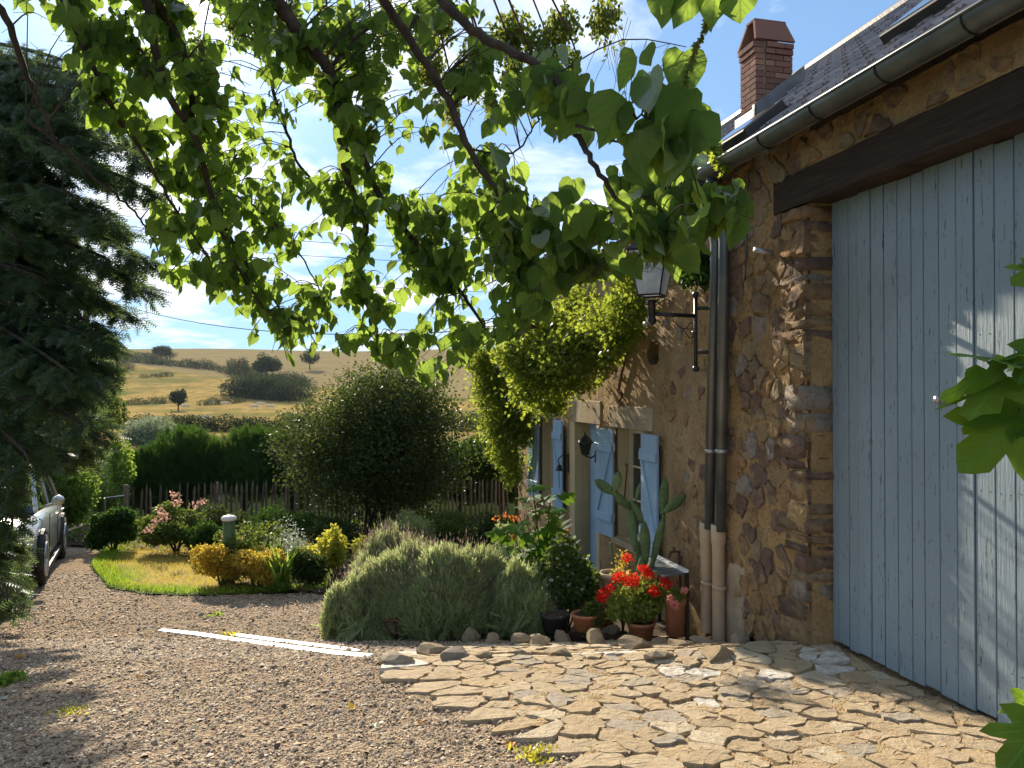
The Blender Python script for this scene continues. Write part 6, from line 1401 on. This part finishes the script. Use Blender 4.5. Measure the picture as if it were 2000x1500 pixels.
# ------------------------------------------------------------------ parked car
def car():
    fc_, rc_ = Vector((-6.22, 10.2, 0)), Vector((-7.30, 12.5, 0)); hd = (fc_ - rc_).normalized(); sd3 = Vector((-hd.y, hd.x, 0))
    if sd3.x < 0: sd3 = -sd3
    mid = (fc_ + rc_) / 2 - sd3 * .82; z0 = (Hh(fc_.x, fc_.y) + Hh(rc_.x, rc_.y)) / 2; pit = (Hh(fc_.x, fc_.y) - Hh(rc_.x, rc_.y)) / 2.55
    root = empty('parked_car', (mid.x, mid.y, z0), 'silver-white car parked on the drive, half hidden by the conifer', 'car')
    T = lambda x, y, z: Vector((mid.x, mid.y, z0)) + hd * x + sd3 * y + Vector((0, 0, z + x * pit))   # x forward, y to our side
    xs = [-2.08, -2.02, -1.85, -1.5, -1.0, -.4, .3, .75, 1.25, 1.65, 1.9, 2.02, 2.06]; hb = [.50, .68, .86, .95, .96, .95, .94, .93, .90, .84, .74, .60, .45]; wb = [.62, .74, .81, .86, .87, .87, .87, .87, .86, .83, .76, .66, .55]; lb = [.36, .28, .24, .22, .2, .2, .2, .2, .2, .22, .25, .28, .34]
    V = []; k = 0
    for x, h, w, l in zip(xs, hb, wb, lb):
        pr = [(0, l), (w * .9, l), (w * .98, l + .12), (w, l + (h - l) * .45), (w * .97, h - .12), (w * .86, h - .01), (0, h + .03)]; full = pr + [(-a, b) for a, b in pr[-2:0:-1]]; k = len(full)
        V += [T(x, a, b) for a, b in full]
    Fc = [(i * k + j, i * k + (j + 1) % k, (i + 1) * k + (j + 1) % k, (i + 1) * k + j) for i in range(len(xs) - 1) for j in range(k)] + [tuple(range(k)), tuple((len(xs) - 1) * k + j for j in range(k))]
    b = mesh('body', V, Fc, M_car, root, smooth=True)
    cb = [(-1.95, .93, .70, .0), (-1.45, .95, .74, .48), (-.6, .95, .76, .57), (.1, .95, .76, .55), (.55, .95, .75, .30), (1.05, .93, .73, .0)]; V = []
    for x, zb, w, hh in cb: V += [T(x, w, zb - .02), T(x, w - .16 * (hh > .1), zb + hh), T(x, -w + .16 * (hh > .1), zb + hh), T(x, -w, zb - .02)]
    Fc = [(i * 4 + j, i * 4 + 4 + j, i * 4 + 5 + j, i * 4 + 1 + j) for i in range(5) for j in range(3)]; mesh('cabin_glass', V, Fc, M_cglass, root, smooth=False)
    V = [T(x, y, z + .015) for x, z in ((-1.6, 1.42), (-.6, 1.525), (.15, 1.505)) for y in (-.6, .6)]; mesh('roof', V, [(0, 1, 3, 2), (2, 3, 5, 4)], M_car, root, smooth=True)
    for y in (-1, 1):
        pm = MB(); pm.tube([T(1.02, y * .75, .95), T(.5, y * .66, 1.28), T(.12, y * .61, 1.50), T(-.6, y * .61, 1.525), T(-1.45, y * .60, 1.44), T(-1.95, y * .72, .95)], .03, 6).tube([T(-.35, y * .74, .95), T(-.42, y * .61, 1.52)], .028, 6); pm.go('pillar', M_car, root)
        MB().ball(T(.72, y * .98, 1.06), .1, sc=(.8, .9, .75)).tube([T(.72, y * .8, .98), T(.72, y * .95, 1.02)], .025, 6).go('wing_mirror', M_car, root, smooth=True)
        V = [T(1.72, y * .83, .66), T(1.95, y * .72, .64), T(1.93, y * .70, .78), T(1.68, y * .80, .82)]; mesh('headlight', [v + hd * .03 + sd3 * y * .015 for v in V], [(0, 1, 2, 3)], M_opal, root)
        for x in (.62, -.42, -1.3): MB().tube([T(x, y * .873, .28), T(x, y * .873, .88)], .005, 4).go('door_seam', M_plasticd, root)
        for x in (-.28, -1.12): MB().box(T(x, y * .868, .80), hd * .15, sd3 * y * .03, (0, 0, .025)).go('door_handle', M_car, root)
        MB().box(T(-.85, y * .80, .2), hd * 1.7, sd3 * y * .09, (0, 0, .07)).go('sill_trim', M_plasticd, root)
        for x in (1.275, -1.275):
            c_ = T(x, y * .80, .335); wh = MB().lathe(c_ - sd3 * .10, [(.21, 0), (.32, 0), (.335, .03), (.335, .17), (.32, .20), (.21, .20)], 26, sd3).go('wheel', M_tyre, root, smooth=True)
            c2 = c_ + sd3 * (y * .10); MB().lathe(c2 - sd3 * .015, [(.225, 0), (.225, .03), (.20, .03), (.19, .015)], 26, sd3).go('rim', M_rim, wh, smooth=True)
            sp_ = MB()
            for q in range(7): a = 2 * math.pi * q / 7; d_ = hd * math.cos(a) + Vector((0, 0, math.sin(a))); sp_.tube([c2 + d_ * .03, c2 + d_ * .2], .017, 5)
            sp_.lathe(c2 - sd3 * .02, [(.0, -.01), (.05, 0), (.05, .03), (0, .035)], 12, sd3); sp_.go('spokes', M_rim, wh)
            MB().tube([T(x + .37 * math.cos(a), y * .862, .335 + .37 * math.sin(a)) for a in np.linspace(-.25, math.pi + .25, 15)], .035, 6).go('wheel_arch', M_plasticd, root)
    MB().box(T(2.055, -.35, .36), hd * .02, sd3 * .7, (0, 0, .14)).go('grille', M_plasticd, root); MB().box(T(2.07, -.26, .39), hd * .01, sd3 * .52, (0, 0, .11)).go('number_plate', M_white, root)
car()

# ------------------------------------------------------------------ the far hill: hedge line, trees, cattle
def far_tree(px, pb, h_px, w_px, label, seed, n=3600, mat=None, bare=False):
    g = G(px, pb); Y = g.y; h = h_px / F * Y; w = w_px / F * Y; root = empty('hill_tree', tuple(g), label, 'tree', 'single trees on the far hill')
    MB().tube([g - Vector((0, 0, .5)), g + Vector((0, 0, h * .4)), g + Vector((0, 0, h * .8))], [h * .035, h * .025, h * .01], 6).go('trunk', M_bark, root)
    bl = lumps((g.x, g.y, g.z + h * .56), (w * .55, w * .45, h * .46), 12, .45, seed, low=.3); foliage('crown', bl, n, h * .075, mat or L_far, root, T_DI, shell=.45)
far_tree(315, 706, 36, 44, 'left skyline tree, the taller of the pair on the hilltop', 81); far_tree(332, 704, 18, 34, 'low bush-like tree joined to the right of the tall skyline tree', 82, 1500)
far_tree(465, 735, 42, 46, 'thinly leaved tree left of the rounder one on the hedge line', 83, 900); far_tree(520, 742, 54, 62, 'round full tree on the hedge line, rightmost in the clear', 84, 3600)
far_tree(348, 802, 48, 34, 'small dark oval tree alone in the golden pasture', 85, 2400); far_tree(605, 722, 40, 40, 'hill tree just showing under the hanging leaves, left of the round tree', 86, 1500); far_tree(760, 712, 20, 60, 'wide low tree on the skyline above the round tree', 87, 1200)
def hedgerow(p0, p1, n, hh, label, seed, wob=4, name='hedgerow', dens=420):
    g = G(*p0); root = empty(name, tuple(g), label, 'hedge'); bl = []
    for i in range(n):
        t = i / (n - 1); p = G(p0[0] + (p1[0] - p0[0]) * t, p0[1] + (p1[1] - p0[1]) * t + random.uniform(-1, 1)); r_ = 1.6 * hh / F * p.y * random.uniform(.5, 1.25); bl.append((p.x, p.y, p.z + r_ * .4, r_ * 1.5, r_, r_))
    tag(foliage('foliage', bl, n * dens, hh / F * G(*p1).y * .34, L_far, root, T_DI, shell=.5), kind='stuff')
hedgerow((185, 700), (420, 722), 34, 7, 'dark hedge line climbing the hill from the left to the round hill tree', 1); hedgerow((420, 724), (600, 756), 26, 9, 'thicker hedge line running down right from the thin hill tree', 2)
hedgerow((190, 698), (300, 700), 14, 5, 'thin upper hedge near the skyline at the left', 3); hedgerow((470, 775), (570, 782), 12, 17, 'broad scrub thicket in the pasture left of the round tree', 4, dens=900); hedgerow((240, 792), (330, 788), 9, 6, 'low dark scrub band left of the oval tree', 5)
hedgerow((395, 792), (470, 786), 8, 6, 'short scrub band leading to the broad thicket', 6); hedgerow((225, 722), (250, 722), 4, 7, 'small green bush patch in the pasture near the left', 7); hedgerow((280, 738), (330, 735), 6, 4, 'faint scrub patch in the upper pasture', 8)
hedgerow((130, 835), (560, 845), 26, 12, 'low wild growth in the valley bottom behind the dark hedge', 9, dens=700); hedgerow((560, 840), (1100, 840), 26, 14, 'valley growth behind the round tree and the vine', 10, dens=600)
def cow(px, py, face, label, sc=.85):
    g = G(px, py); root = empty('cow', tuple(g), label, 'cow', 'cream cattle grazing on the hill'); f = Vector((face, .25, 0)).normalized(); s = Vector((-f.y, f.x, 0)); L = 2.0 * sc
    m_ = MB(); prof = [(-.52, .10), (-.48, .26), (-.3, .33), (0, .36), (.25, .34), (.42, .26), (.5, .12)]
    n0 = 0; k = 10
    for t, r_ in prof:
        for j in range(k): a = 2 * math.pi * j / k; m_.v.append(g + f * (t * L) + s * (math.cos(a) * r_ * .8 * sc) + Vector((0, 0, (.95 + math.sin(a) * r_) * sc)))
    for i in range(len(prof) - 1):
        for j in range(k): a, b = i * k + j, i * k + (j + 1) % k; m_.f.append((a, b, b + k, a + k))
    m_.tube([g + f * (.46 * L) + Vector((0, 0, 1.08 * sc)), g + f * (.62 * L) + Vector((0, 0, .95 * sc)), g + f * (.74 * L) + Vector((0, 0, .55 * sc)), g + f * (.80 * L) + Vector((0, 0, .32 * sc))], [.2 * sc, .15 * sc, .14 * sc, .07 * sc], 8)
    for a, b in ((-.42, -.18), (-.38, .2), (.36, -.18), (.40, .18)): m_.tube([g + f * (a * L) + s * b * sc + Vector((0, 0, .8 * sc)), g + f * (a * L + .05) + s * b * sc + Vector((0, 0, .4 * sc)), g + f * (a * L) + s * b * sc + Vector((0, 0, -.15))], [.12 * sc, .06 * sc, .05 * sc], 6)
    m_.tube([g + f * (-.52 * L) + Vector((0, 0, 1.1 * sc)), g + f * (-.56 * L) + Vector((0, 0, .5 * sc))], [.04, .02], 4)
    m_.go('cow_body', M_cow, root, smooth=True)
cow(438, 793, 1, 'pale cow grazing right of the oval tree, near the scrub band'); cow(497, 800, -1, 'cream cow standing left in the small group by the round tree'); cow(508, 794, 1, 'cow behind the group, farther up the slope by the round tree'); cow(528, 800, -1, 'rightmost cream cow at the edge of the round tree'); cow(398, 825, .2, 'cow facing away, lowest on the slope above the hedge'); cow(410, 790, 1, 'small distant cow left of the grazing pale cow', .8); cow(363, 799, -1, 'cow lying in shade just right of the oval tree', .8)

# ------------------------------------------------------------------ overhead wires
def wire(a, b, label, sag=.35):
    A, B_ = a, b; P = [A.lerp(B_, t) - Vector((0, 0, sag * 4 * t * (1 - t))) for t in np.linspace(0, 1, 16)]; tag(MB().tube(P, .011, 4).go('overhead_wire', M_plasticd), label, 'wire')
hp = WL(7.5, TW, 1.1)
pol = Vector((-13.5, 24.5, 0)); pol.z = Hh(pol.x, pol.y); tag(MB().lathe(pol, [(.13, 0), (.09, 6.6), (0, 6.62)], 10).go('utility_pole', M_bark), 'wooden utility pole hidden behind the dark conifer', 'pole')
wire(at(170, 572, 25), hp, 'overhead wire running from the conifer down to the house under the leaves', .6)
pz = Vector((-13.5, 24.5, 0))
for i, (y1, y2) in enumerate(((428, 432), (456, 460), (508, 515))):
    wire(at(120, y1, 27), at(1250, y2 + 60, 27), ('upper', 'middle', 'lower')[i] + ' of the three faint level wires behind the hanging leaves', .3)
# ------------------------------------------------------------------ the air
b_ = MB(); b_.box((-720, -70, -9), (1440, 0, 0), (0, 990, 0), (0, 0, 54)); hz_o = b_.go('haze', None); tag(hz_o, 'thin pale summer haze that softens the far hill', kind='stuff')
hm = bpy.data.materials.new('haze_air'); hm.use_nodes = True; hm.node_tree.nodes.clear(); ho = hm.node_tree.nodes.new('ShaderNodeOutputMaterial'); hv_ = hm.node_tree.nodes.new('ShaderNodeVolumePrincipled')
hv_.inputs['Color'].default_value = (.72, .86, 1, 1); hv_.inputs['Density'].default_value = .00007; hv_.inputs['Anisotropy'].default_value = .3
hm.node_tree.links.new(hv_.outputs[0], ho.inputs['Volume']); hz_o.data.materials.append(hm)
